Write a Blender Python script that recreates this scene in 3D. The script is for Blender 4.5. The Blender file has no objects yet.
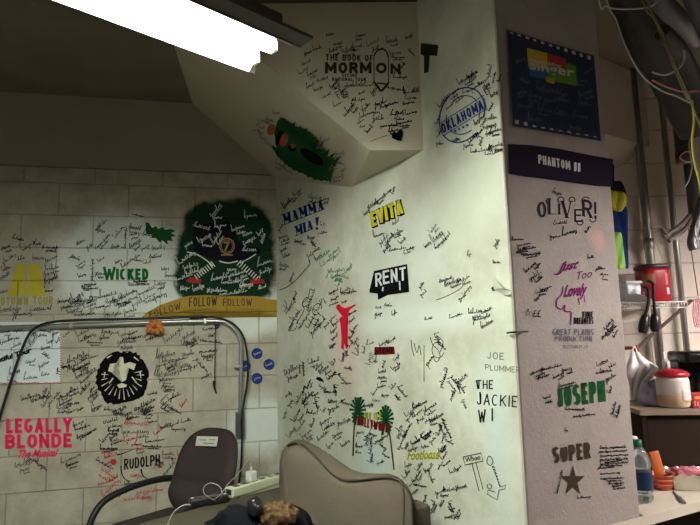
import bpy, bmesh, math, random
from mathutils import Vector, Matrix
R = math.radians
rnd = random.Random(7)
S = bpy.context.scene
COL = S.collection
S.view_settings.view_transform = 'Standard'
S.view_settings.look = 'None'
S.view_settings.gamma = 1
S.view_settings.exposure = 1.2

# ------------------------------------------------------------------ camera
CAM = Vector((0, 0, 1.45))
F = 560.0
MROT = (Matrix.Rotation(R(97.7), 3, 'X') @ Matrix.Rotation(R(-1.38), 3, 'Z'))
cd = bpy.data.cameras.new('camera'); cam = bpy.data.objects.new('camera', cd)
COL.objects.link(cam); cam.location = CAM; cam.rotation_euler = MROT.to_euler()
cd.sensor_width = 36; cd.lens = 36 * F / 700; cd.clip_start = 0.02
S.camera = cam

def ray(px, py):
    return MROT @ Vector(((px - 350) / F, -(py - 262.5) / F, -1))
class Plane:
    def __init__(s, p, n):
        s.p = Vector(p); s.n = Vector(n).normalized()
        if s.n.dot(CAM - s.p) < 0: s.n = -s.n
def hit(px, py, pl, off=0.0):
    d = ray(px, py); t = (pl.p + pl.n * off - CAM).dot(pl.n) / d.dot(pl.n)
    return CAM + d * t
def at(px, py, y):                      # the point at world depth y seen along that line
    d = ray(px, py); return CAM + d * (y / d.y)
def atz(px, py, z):
    d = ray(px, py); return CAM + d * ((z - CAM.z) / d.z)

# ------------------------------------------------------------------ materials
def newmat(name):
    m = bpy.data.materials.new(name); m.use_nodes = True
    nt = m.node_tree; b = nt.nodes['Principled BSDF']
    return m, nt, b
def mat(name, col, rough=.6, metal=0, var=.12, scale=12, bump=.0, bscale=60, alpha=1, trans=0, emis=None, estr=0, coat=0, sheen=0):
    m, nt, b = newmat(name)
    b.inputs['Roughness'].default_value = rough
    b.inputs['Metallic'].default_value = metal
    if rough >= .78: b.inputs['Specular IOR Level'].default_value = .08
    elif max(col[:3]) < .03: b.inputs['Specular IOR Level'].default_value = .3
    b.inputs['Transmission Weight'].default_value = trans
    b.inputs['Alpha'].default_value = alpha
    b.inputs['Coat Weight'].default_value = coat
    b.inputs['Sheen Weight'].default_value = sheen
    tc = nt.nodes.new('ShaderNodeTexCoord')
    no = nt.nodes.new('ShaderNodeTexNoise'); no.inputs['Scale'].default_value = scale; no.inputs['Detail'].default_value = 6
    nt.links.new(tc.outputs['Object'], no.inputs['Vector'])
    mx = nt.nodes.new('ShaderNodeMix'); mx.data_type = 'RGBA'
    c = Vector(col[:3])
    mx.inputs[6].default_value = (*(c * (1 - var)), 1); mx.inputs[7].default_value = (*[min(1, v * (1 + var)) for v in c], 1)
    nt.links.new(no.outputs['Fac'], mx.inputs[0]); nt.links.new(mx.outputs[2], b.inputs['Base Color'])
    if bump:
        n2 = nt.nodes.new('ShaderNodeTexNoise'); n2.inputs['Scale'].default_value = bscale; n2.inputs['Detail'].default_value = 8
        nt.links.new(tc.outputs['Object'], n2.inputs['Vector'])
        bp = nt.nodes.new('ShaderNodeBump'); bp.inputs['Strength'].default_value = bump; bp.inputs['Distance'].default_value = .004
        nt.links.new(n2.outputs['Fac'], bp.inputs['Height']); nt.links.new(bp.outputs[0], b.inputs['Normal'])
    if emis:
        b.inputs['Emission Color'].default_value = (*emis, 1); b.inputs['Emission Strength'].default_value = estr
    return m
def math_node(nt, op, a, b=None, c=None):
    n = nt.nodes.new('ShaderNodeMath'); n.operation = op
    for i, v in enumerate((a, b, c)):
        if v is None: continue
        if isinstance(v, (int, float)): n.inputs[i].default_value = v
        else: nt.links.new(v, n.inputs[i])
    return n.outputs[0]
def noise(nt, vec, scale, detail=5, rough=.55):
    n = nt.nodes.new('ShaderNodeTexNoise'); n.inputs['Scale'].default_value = scale
    n.inputs['Detail'].default_value = detail; n.inputs['Roughness'].default_value = rough
    nt.links.new(vec, n.inputs['Vector']); return n.outputs['Fac']
def mixc(nt, fac, a, b):
    mx = nt.nodes.new('ShaderNodeMix'); mx.data_type = 'RGBA'
    for i, v in ((0, fac), (6, a), (7, b)):
        if isinstance(v, (tuple, list)): mx.inputs[i].default_value = (*v[:3], 1)
        elif isinstance(v, (int, float)): mx.inputs[i].default_value = v
        else: nt.links.new(v, mx.inputs[i])
    return mx.outputs[2]
def ramp(nt, fac, lo, hi):
    n = nt.nodes.new('ShaderNodeMapRange'); n.interpolation_type = 'SMOOTHSTEP'
    n.inputs[1].default_value = lo; n.inputs[2].default_value = hi
    nt.links.new(fac, n.inputs[0]); return n.outputs[0]
def wall_vec(nt, direction, u0, z0):
    """(distance along the wall, height) of a point of the wall"""
    tc = nt.nodes.new('ShaderNodeTexCoord')
    d = nt.nodes.new('ShaderNodeVectorMath'); d.operation = 'DOT_PRODUCT'
    d.inputs[1].default_value = (direction[0], direction[1], 0)
    nt.links.new(tc.outputs['Object'], d.inputs[0])
    sp = nt.nodes.new('ShaderNodeSeparateXYZ'); nt.links.new(tc.outputs['Object'], sp.inputs[0])
    u = math_node(nt, 'SUBTRACT', d.outputs['Value'], u0); z = math_node(nt, 'SUBTRACT', sp.outputs['Z'], z0)
    cb = nt.nodes.new('ShaderNodeCombineXYZ'); nt.links.new(u, cb.inputs[0]); nt.links.new(z, cb.inputs[1])
    return cb.outputs[0], u, z, tc.outputs['Object']
def brick_fac(nt, vec, size=.0055):
    br = nt.nodes.new('ShaderNodeTexBrick')
    br.inputs['Scale'].default_value = 1; br.inputs['Brick Width'].default_value = .406
    br.inputs['Row Height'].default_value = .203; br.inputs['Mortar Size'].default_value = size
    br.inputs['Mortar Smooth'].default_value = .6; br.inputs['Bias'].default_value = 0
    br.offset = .5; br.offset_frequency = 2
    nt.links.new(vec, br.inputs['Vector']); return br.outputs['Fac']
def bump(nt, b, height, strength, dist):
    bp = nt.nodes.new('ShaderNodeBump'); bp.inputs['Strength'].default_value = strength; bp.inputs['Distance'].default_value = dist
    nt.links.new(height, bp.inputs['Height']); nt.links.new(bp.outputs[0], b.inputs['Normal'])
def ell(nt, u, z, cu, cz, ru, rz, nz, soft=.35):
    a = math_node(nt, 'DIVIDE', math_node(nt, 'SUBTRACT', u, cu), ru)
    c = math_node(nt, 'DIVIDE', math_node(nt, 'SUBTRACT', z, cz), rz)
    r = math_node(nt, 'SQRT', math_node(nt, 'ADD', math_node(nt, 'MULTIPLY', a, a), math_node(nt, 'MULTIPLY', c, c)))
    r = math_node(nt, 'ADD', r, math_node(nt, 'MULTIPLY', math_node(nt, 'SUBTRACT', nz, .5), .7))
    n = nt.nodes.new('ShaderNodeMapRange'); n.interpolation_type = 'SMOOTHSTEP'
    n.inputs[1].default_value = 1 + soft; n.inputs[2].default_value = 1 - soft
    nt.links.new(r, n.inputs[0]); return n.outputs[0]

# ------------------------------------------------------------------ object helpers
def link(name, me, m=None, parent=None):
    o = bpy.data.objects.new(name, me); COL.objects.link(o)
    if m: me.materials.append(m)
    if parent:
        bpy.context.view_layer.update()
        mw = Matrix.LocRotScale(parent.location, parent.rotation_euler, None)
        if parent.parent:
            pp = parent.parent; mw = Matrix.LocRotScale(pp.location, pp.rotation_euler, None) @ mw
        me.transform(mw.inverted()); o.parent = parent
    return o
def obj(name, bm, m, parent=None, smooth=False, label=None, keep=False):
    """bmesh in world coordinates -> one mesh object"""
    if not keep: bmesh.ops.recalc_face_normals(bm, faces=bm.faces)
    me = bpy.data.meshes.new(name); bm.to_mesh(me); bm.free()
    if smooth:
        for p in me.polygons: p.use_smooth = True
    o = link(name, me, m, parent)
    if label: o['label'] = label
    return o
def lobj(name, bm, m, parent, smooth=False, label=None):
    """bmesh in the parent's own coordinates"""
    bmesh.ops.recalc_face_normals(bm, faces=bm.faces)
    me = bpy.data.meshes.new(name); bm.to_mesh(me); bm.free()
    if smooth:
        for p in me.polygons: p.use_smooth = True
    o = bpy.data.objects.new(name, me); COL.objects.link(o); me.materials.append(m); o.parent = parent
    if label: o['label'] = label
    return o
def tag(o, label, cat, group=None, kind=None):
    o['label'] = label; o['category'] = cat
    if group: o['group'] = group
    if kind: o['kind'] = kind
    return o
def thing(name, label, cat, loc, rotz=0, group=None):
    o = bpy.data.objects.new(name, None); COL.objects.link(o); o.empty_display_size = .1
    o.location = loc; o.rotation_euler = (0, 0, rotz)
    return tag(o, label, cat, group)
def origin_to(o, p):
    p = Vector(p); o.data.transform(Matrix.Translation(-p)); o.location = p; return o
def struct(o, label):
    o['kind'] = 'structure'; o['label'] = label; return o

def box(bm, c, s, rot=None, bevel=0, seg=2):
    g = bmesh.ops.create_cube(bm, size=1)
    vs = g['verts']
    M = Matrix.Translation(Vector(c)) @ (rot.to_4x4() if rot else Matrix.Identity(4)) @ Matrix.Diagonal((*s, 1))
    bmesh.ops.transform(bm, matrix=M, verts=vs)
    if bevel:
        es = list({e for v in vs for e in v.link_edges})
        bmesh.ops.bevel(bm, geom=es, offset=bevel, segments=seg, profile=.5, affect='EDGES')
    return bm
def rz(a): return Matrix.Rotation(a, 3, 'Z')
def prism(bm, pts, z0, z1):
    lo = [bm.verts.new((p[0], p[1], z0)) for p in pts]; hi = [bm.verts.new((p[0], p[1], z1)) for p in pts]
    n = len(pts)
    bm.faces.new(lo[::-1]); bm.faces.new(hi)
    for i in range(n): bm.faces.new((lo[i], lo[(i + 1) % n], hi[(i + 1) % n], hi[i]))
    return bm
def hull(bm, pts):
    vs = [bm.verts.new(p) for p in pts]
    bmesh.ops.convex_hull(bm, input=vs)
    return bm
def catmull(pts, n=6, closed=False):
    pts = [Vector(p) for p in pts]; out = []
    L = len(pts)
    rng = range(L) if closed else range(L - 1)
    for i in rng:
        g = (lambda k: pts[k % L]) if closed else (lambda k: pts[min(max(k, 0), L - 1)])
        p0, p1, p2, p3 = g(i - 1), g(i), g(i + 1), g(i + 2)
        for j in range(n):
            t = j / n
            out.append(.5 * ((2 * p1) + (p2 - p0) * t + (2 * p0 - 5 * p1 + 4 * p2 - p3) * t * t + (3 * p1 - p0 - 3 * p2 + p3) * t ** 3))
    if not closed: out.append(pts[-1])
    return out
def tube(bm, pts, r, seg=8, smooth=0, r2=None, cap=True):
    if smooth: pts = catmull(pts, smooth)
    pts = [Vector(p) for p in pts]; rings = []
    up = Vector((0, 0, 1)); t0 = (pts[1] - pts[0]).normalized()
    if abs(t0.dot(up)) > .9: up = Vector((1, 0, 0))
    N = (up - t0 * up.dot(t0)).normalized()
    for i, p in enumerate(pts):
        a = pts[max(i - 1, 0)]; b = pts[min(i + 1, len(pts) - 1)]; t = (b - a).normalized()
        N = (N - t * N.dot(t)).normalized(); B = t.cross(N)
        rr = r if r2 is None else r + (r2 - r) * i / (len(pts) - 1)
        if callable(r): rr = r(i / (len(pts) - 1))
        rings.append([bm.verts.new(p + (N * math.cos(2 * math.pi * k / seg) + B * math.sin(2 * math.pi * k / seg)) * rr) for k in range(seg)])
    for a, b in zip(rings, rings[1:]):
        for k in range(seg): bm.faces.new((a[k], a[(k + 1) % seg], b[(k + 1) % seg], b[k]))
    if cap: bm.faces.new(rings[0][::-1]); bm.faces.new(rings[-1])
    return bm
def lathe(bm, prof, c=(0, 0, 0), seg=24, sx=1, sy=1, fn=None):
    """profile of (radius, z)"""
    c = Vector(c); rings = []
    for r, z in prof:
        if r < 1e-5: rings.append([bm.verts.new(c + Vector((0, 0, z)))]); continue
        ring = []
        for k in range(seg):
            a = 2 * math.pi * k / seg; q = r * (fn(a, z) if fn else 1)
            ring.append(bm.verts.new(c + Vector((q * math.cos(a) * sx, q * math.sin(a) * sy, z))))
        rings.append(ring)
    for a, b in zip(rings, rings[1:]):
        for k in range(seg):
            k2 = (k + 1) % seg
            if len(a) == 1 and len(b) == 1: continue
            if len(a) == 1: bm.faces.new((a[0], b[k], b[k2]))
            elif len(b) == 1: bm.faces.new((a[k], a[k2], b[0]))
            else: bm.faces.new((a[k], a[k2], b[k2], b[k]))
    return bm
B = bmesh.new

# ------------------------------------------------------------------ the place's planes
cA = at(277, 338, 3.65)
dBrick = Vector((math.cos(R(12.4)), math.sin(R(12.4)), 0))
dPier = Vector((.477, -.879, 0)).normalized()
dCol = Vector((.879, .477, 0)).normalized()
BRICK = Plane(cA, Vector((dBrick.y, -dBrick.x, 0)))
PIER = Plane(cA, Vector((dPier.y, -dPier.x, 0)))
c0 = hit(514, 338, PIER)
COLP = Plane(c0, Vector((dCol.y, -dCol.x, 0)))
c1 = hit(624.5, 338, COLP)
ALC = Plane((0, 3.25, 0), (0, -1, 0))
ZC = 1.45 + 1.56
print('corners', cA, c0, c1)

# ------------------------------------------------------------------ wall materials
jA = hit(86, 417, BRICK)
bu0 = jA.dot(dBrick); bz0 = jA.z
def brick_wall_mat():
    m, nt, b = newmat('painted_block'); b.inputs['Roughness'].default_value = .62
    v, u, z, o = wall_vec(nt, dBrick, bu0 - .406 * 20, bz0 - .203 * 20)
    fac = brick_fac(nt, v)
    nz = noise(nt, o, 5); fine = noise(nt, o, 90, 8)
    base = mixc(nt, ramp(nt, noise(nt, o, 7, 9, .7), .3, .7), (.35, .32, .245), (.50, .465, .375))
    # white paint brushed on the blocks
    U = lambda px, py: hit(px, py, BRICK).dot(dBrick) - (bu0 - .406 * 20)
    Z = lambda px, py: hit(px, py, BRICK).z - (bz0 - .203 * 20)
    for (x, y, w, h, s) in ((118, 262, 62, 52, .25), (200, 300, 80, 22, .3), (255, 312, 30, 25, .3), (262, 425, 30, 30, .4)):
        mk = ell(nt, u, z, U(x, y), Z(x, y), abs(U(x + w, y) - U(x, y)), abs(Z(x, y + h) - Z(x, y)), noise(nt, o, 9), s)
        base = mixc(nt, mk, base, (.74, .775, .73))
    base = mixc(nt, math_node(nt, 'MULTIPLY', ramp(nt, fac, .2, 1), .38), base, (.16, .13, .09))
    # the odd run of grime
    g = ramp(nt, noise(nt, o, 2.2, 8, .7), .58, .8)
    base = mixc(nt, math_node(nt, 'MULTIPLY', g, .35), base, (.25, .21, .15))
    nt.links.new(base, b.inputs['Base Color'])
    h = math_node(nt, 'ADD', math_node(nt, 'MULTIPLY', fac, -1), math_node(nt, 'MULTIPLY', fine, .25))
    bump(nt, b, h, .8, .005)
    return m
M_brick = brick_wall_mat()
def pier_mat():
    m, nt, b = newmat('painted_plaster'); b.inputs['Roughness'].default_value = .5
    v, u, z, o = wall_vec(nt, dPier, cA.dot(dPier), 0)
    base = mixc(nt, ramp(nt, noise(nt, o, 4, 9, .65), .3, .7), (.56, .57, .45), (.76, .78, .67))
    U = lambda px, py: hit(px, py, PIER).dot(dPier) - cA.dot(dPier)
    for (x, y, w, h, c, k) in ((400, 320, 75, 14, (.80, .88, .80), .8), (400, 270, 40, 50, (.80, .86, .80), .5), (490, 395, 16, 45, (.74, .84, .78), .6),
                               (500, 460, 12, 60, (.66, .80, .76), .5), (345, 340, 14, 45, (.80, .52, .46), .45), (322, 225, 16, 18, (.80, .60, .54), .35),
                               (372, 460, 14, 26, (.58, .76, .76), .6), (470, 200, 36, 40, (.84, .88, .74), .5)):
        c2 = hit(x, y, PIER)
        mk = ell(nt, u, z, U(x, y), c2.z, abs(U(x + w, y) - U(x, y)), abs(hit(x, y + h, PIER).z - c2.z), noise(nt, o, 8), .6)
        base = mixc(nt, math_node(nt, 'MULTIPLY', mk, k), base, c)
    sp = ramp(nt, noise(nt, o, 26, 8, .75), .66, .76)
    base = mixc(nt, math_node(nt, 'MULTIPLY', sp, .3), base, (.42, .40, .28))
    nt.links.new(base, b.inputs['Base Color'])
    h = math_node(nt, 'ADD', noise(nt, o, 7, 6), math_node(nt, 'MULTIPLY', noise(nt, o, 60, 8), .25))
    bump(nt, b, h, .5, .006)
    return m
M_pier = pier_mat()
def column_mat():
    m, nt, b = newmat('grey_concrete_paint'); b.inputs['Roughness'].default_value = .7
    v, u, z, o = wall_vec(nt, dCol, c0.dot(dCol), 0)
    base = mixc(nt, noise(nt, o, 5, 8, .65), (.29, .26, .245), (.45, .41, .385))
    st = ramp(nt, noise(nt, o, 11, 8, .7), .55, .72)
    base = mixc(nt, math_node(nt, 'MULTIPLY', st, .45), base, (.50, .46, .43))
    c2 = hit(572, 262, COLP)
    for (x, y, w, h, c, k) in ((598, 240, 8, 10, (.72, .38, .40), .45), (545, 228, 22, 14, (.30, .27, .25), .4), (512, 470, 12, 14, (.07, .06, .06), .8), (575, 325, 30, 10, (.35, .34, .40), .4)):
        q = hit(x, y, COLP)
        mk = ell(nt, u, z, q.dot(dCol) - c0.dot(dCol), q.z, abs((hit(x + w, y, COLP) - q).dot(dCol)), abs(hit(x, y + h, COLP).z - q.z), noise(nt, o, 14), .6)
        base = mixc(nt, math_node(nt, 'MULTIPLY', mk, k), base, c)
    nt.links.new(base, b.inputs['Base Color'])
    h = math_node(nt, 'ADD', noise(nt, o, 10, 8, .7), math_node(nt, 'MULTIPLY', noise(nt, o, 80, 8), .3))
    bump(nt, b, h, .7, .006)
    return m
M_col = column_mat()
def alcove_mat():
    m, nt, b = newmat('cream_block'); b.inputs['Roughness'].default_value = .6
    q = hit(650, 334, ALC)
    v, u, z, o = wall_vec(nt, (1, 0, 0), q.x - .406 * 20, q.z - .203 * 20)
    fac = brick_fac(nt, v)
    base = mixc(nt, noise(nt, o, 4, 6), (.52, .47, .41), (.66, .61, .54))
    base = mixc(nt, math_node(nt, 'MULTIPLY', ramp(nt, fac, .2, 1), .4), base, (.2, .17, .13))
    nt.links.new(base, b.inputs['Base Color'])
    bump(nt, b, math_node(nt, 'ADD', math_node(nt, 'MULTIPLY', fac, -1), math_node(nt, 'MULTIPLY', noise(nt, o, 80, 8), .2)), .8, .005)
    return m
M_alc = alcove_mat()
M_soffit = mat('cream_concrete', (.55, .50, .39), .65, var=.14, scale=3, bump=.4, bscale=14)
M_header = mat('tan_concrete', (.36, .32, .24), .7, var=.15, scale=2.5, bump=.3, bscale=20)
M_ceil = mat('brown_ceiling', (.17, .145, .11), .8, var=.25, scale=3, bump=.5, bscale=30)
M_floor = mat('floor_concrete', (.21, .185, .155), .6, var=.2, scale=4, bump=.2)
M_rear = mat('rear_paint', (.24, .22, .19), .7)
M_dark = mat('dark_wood', (.05, .035, .025), .5, var=.3, scale=6)

# ------------------------------------------------------------------ room shell
fl = obj('floor', prism(B(), [(-3.1, -2.3), (4.1, -2.3), (4.1, 4.8), (-3.1, 4.8)], -.1, 0), M_floor); struct(fl, 'dark concrete floor')
ce = obj('ceiling', prism(B(), [(-3.1, -2.3), (4.1, -2.3), (4.1, 4.8), (-3.1, 4.8)], ZC, ZC + .1), M_ceil); struct(ce, 'dark brown ceiling')
topz = hit(277, 176, BRICK).z
print('brick top', topz, hit(0, 173, BRICK).z)
Lp = cA - dBrick * 2.75; off = -BRICK.n * .15
wb = obj('wall_back', prism(B(), [Lp, cA, cA + off, Lp + off], 0, topz), M_brick); struct(wb, 'cream painted block wall covered in signatures and stencils')
hb = obj('trim_1', prism(B(), [Lp + BRICK.n * .012, cA + BRICK.n * .012, cA + off, Lp + off], topz + .008, ZC), M_header); struct(hb, 'tan concrete band above the block wall')
obj('joint', prism(B(), [Lp - BRICK.n * .02, cA - BRICK.n * .02, cA + off, Lp + off], topz, topz + .008), M_dark, hb)
# pier side: painted plaster, and the grey column behind its near end
t = .012
eA = cA - PIER.n * 0; inn = -PIER.n
bm = B(); prism(bm, [cA - dPier * .3, c0, c0 + inn * t, cA - dPier * .3 + inn * t], 0, ZC)
wp = obj('wall_center', bm, M_pier); struct(wp, 'pale green-white plaster wall covered in signatures and stencils')
bv = wp.modifiers.new('round', 'BEVEL'); bv.width = .007; bv.segments = 3
g0 = c0 + inn * t + COLP.n * -.002
back = -COLP.n * .95
wc = obj('wall_column', prism(B(), [g0, c1, c1 + back, g0 + back], 0, ZC), M_col); struct(wc, 'grey concrete column face with sprayed show names')
bv = wc.modifiers.new('round', 'BEVEL'); bv.width = .006; bv.segments = 2
wa = obj('wall_alcove', prism(B(), [(.5, 3.25), (4.05, 3.25), (4.05, 3.4), (.5, 3.4)], 0, ZC), M_alc); struct(wa, 'cream block wall at the back of the storage alcove')
for nm, a in (('wall_left', [(-3.1, -2.3), (-3.0, -2.3), (-3.0, 4.0), (-3.1, 4.0)]), ('wall_right', [(4.0, -2.3), (4.1, -2.3), (4.1, 3.4), (4.0, 3.4)]),
              ('wall_rear', [(-3.1, -2.3), (4.1, -2.3), (4.1, -2.2), (-3.1, -2.2)])):
    struct(obj(nm, prism(B(), a, 0, ZC), M_rear), 'plain painted wall')

# raked beam over the pier
E = hit(424, 150, PIER)
FRONT = Plane(E, (.03, -1, 0))
F1 = hit(370, 150, FRONT); F2 = hit(255, 55, FRONT); G1 = hit(350, 188, PIER)
F1.z = (F1.z + E.z + G1.z) / 3; E.z = G1.z = F1.z
nU = (F2 - F1).cross(G1 - F1).normalized(); UNDER = Plane(F1, nU)
def on_under(x=None, y=None, z=None):       # solve for the missing coordinate
    n = UNDER.n; k = n.dot(UNDER.p)
    if x is None: return Vector(((k - n.y * y - n.z * z) / n.x, y, z))
    return Vector((x, y, (k - n.x * x - n.y * y) / n.z))
zt = ZC + .02
yb = 3.9
Ft = on_under(y=F2.y, z=zt); Bt = on_under(y=yb, z=zt)
# along the pier line
Gb = G1 + dPier * -1.35; Gb = on_under(Gb.x, Gb.y)
ix = inn * .06
bm = B()
v = lambda p: bm.verts.new(p)
Et = Vector((E.x, E.y, zt)); G1t = Vector((G1.x, G1.y, zt)); Gbt = Vector((Gb.x, Gb.y, zt))
V = dict(F1=v(F1), E=v(E + ix * .1), Et=v(Et + ix * .1), Ft=v(Ft), G1=v(G1 + ix * .1), Gb=v(Gb + ix * .1), Bt=v(Bt), Gbt=v(Gbt + ix * .1))
for f in (('F1', 'E', 'Et', 'Ft'), ('F1', 'G1', 'E'), ('F1', 'Ft', 'Bt', 'Gb', 'G1'), ('E', 'G1', 'Gb', 'Gbt', 'Et'), ('Gb', 'Bt', 'Gbt'), ('Ft', 'Et', 'Gbt', 'Bt')):
    bm.faces.new([V[q] for q in f])
beam = obj('trim_2', bm, M_soffit); struct(beam, 'raked cream concrete beam over the corner')
FRONT = Plane(F1, (Et - F1).cross(Ft - F1))
a = hit(300, 3, FRONT); b_ = hit(416, 5, FRONT)
cl = obj('trim_3', prism(B(), [(-.6, a.y - .03), (b_.x + .005, b_.y - .03), (b_.x + .005, b_.y + .05), (-.6, a.y + .05)], a.z, a.z + .07), M_dark); struct(cl, 'dark timber strip along the top of the beam')
# haunch in the alcove, by the column
P1 = hit(650, 147, ALC); P2 = at(606, 134, 3.0); P3 = hit(618, 168, ALC); P4 = hit(560, 150, ALC)
bm = B(); hull(bm, [P1, P2, P3, Vector((P1.x, P1.y, zt - .03)), Vector((P2.x, P2.y, zt - .03)), Vector((1.1, 3.25, P3.z)), Vector((1.1, 2.9, P2.z)), Vector((1.1, 2.9, zt - .03)), Vector((1.1, 3.25, zt - .03))])
struct(obj('trim_4', bm, mat('tan_haunch', (.36, .32, .27), .7)), 'sloping concrete haunch behind the column')

# ------------------------------------------------------------------ paint: lettering, drawings, signatures
def paint(name, col, rough=.55, var=.1, brick=False, spray=0):
    m, nt, b = newmat(name); b.inputs['Roughness'].default_value = .85; b.inputs['Specular IOR Level'].default_value = .04
    if brick: v, u, z, o = wall_vec(nt, dBrick, bu0 - .406 * 20, bz0 - .203 * 20)
    else:
        tc = nt.nodes.new('ShaderNodeTexCoord'); o = tc.outputs['Object']
    c = Vector(col)
    base = mixc(nt, noise(nt, o, 25, 6), tuple(c * (1 - var)), tuple(min(1, q * (1 + var)) for q in c))
    if brick:
        fac = brick_fac(nt, v); base = mixc(nt, math_node(nt, 'MULTIPLY', ramp(nt, fac, .2, 1), .5), base, tuple(c * .35))
        bump(nt, b, math_node(nt, 'MULTIPLY', fac, -1), .8, .005)
    nt.links.new(base, b.inputs['Base Color'])
    if spray:
        at_ = nt.nodes.new('ShaderNodeAttribute'); at_.attribute_name = 'cover'
        s = math_node(nt, 'ADD', at_.outputs['Fac'], math_node(nt, 'MULTIPLY', math_node(nt, 'SUBTRACT', noise(nt, o, spray, 6, .7), .5), .9))
        nt.links.new(ramp(nt, s, .25, .75), b.inputs['Alpha'])
    return m
K = dict(black=paint('black_paint', (.005, .005, .006)), grey=paint('faded_ink', (.20, .20, .18)), ink=paint('black_ink', (.014, .014, .014)), white=paint('white_ink', (.72, .75, .72)),
         red=paint('red_ink', (.45, .035, .04)), green=paint('green_ink', (.12, .28, .15)), sgreen=paint('green_stencil', (.015, .17, .035)),
         navy=paint('navy_paint', (.012, .035, .17)), blue=paint('blue_paint', (.022, .045, .22)), yellow=paint('yellow_paint', (.70, .62, .03)),
         mustard=paint('mustard_paint', (.50, .42, .04), brick=True), must2=paint('mustard_lettering', (.36, .34, .07)), pink=paint('pink_red_paint', (.78, .03, .11)), redp=paint('red_paint', (.75, .015, .05)),
         brown=paint('brown_stencil', (.06, .045, .03)), maroon=paint('maroon_paint', (.16, .008, .015)), plum=paint('plum_paint', (.22, .03, .16)),
         violet=paint('violet_black_paint', (.026, .018, .038)), dviolet=paint('dark_violet_stencil', (.04, .03, .05)), stencilw=paint('white_stencil', (.75, .75, .78)), forest=paint('forest_stencil', (.012, .09, .03)),
         greyblue=paint('grey_blue_stencil', (.20, .20, .25)), olive=paint('olive_paint', (.38, .40, .03)), dgreen=paint('dark_green_paint', (.012, .06, .02)), gold=paint('ochre_paint', (.42, .27, .05), brick=True),
         wpanel=paint('white_panel_paint', (.68, .74, .78), brick=True), tan=paint('tan_line_paint', (.40, .25, .10)), hat=paint('black_hat_paint', (.012, .012, .02), brick=True),
         orange=paint('orange_paint', (.45, .13, .05)), leaf=paint('leaf_paint', (.018, .10, .032)), pale=paint('pale_paint', (.62, .60, .48)), skyb=paint('sky_paint', (.35, .40, .45)))
_fontcache = {}
def glyphs(s, bold=0.0, shear=0, space=1.0):
    key = (s, bold, shear, space)
    if key in _fontcache: return _fontcache[key]
    cu = bpy.data.curves.new('t', 'FONT'); cu.body = s; cu.offset = bold; cu.shear = shear; cu.space_character = space; cu.resolution_u = 3
    o = bpy.data.objects.new('t', cu); COL.objects.link(o)
    dg = bpy.context.evaluated_depsgraph_get(); dg.update()
    me = bpy.data.meshes.new_from_object(o.evaluated_get(dg))
    vs = [Vector(v.co) for v in me.vertices]; fs = [tuple(p.vertices) for p in me.polygons]
    x0 = min(v.x for v in vs); x1 = max(v.x for v in vs); y0 = min(v.y for v in vs); y1 = max(v.y for v in vs)
    vs = [((v.x - x0) / (x1 - x0), (v.y - y0) / (y1 - y0)) for v in vs]
    bpy.data.objects.remove(o); bpy.data.curves.remove(cu); bpy.data.meshes.remove(me)
    _fontcache[key] = (vs, fs); return vs, fs

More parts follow.
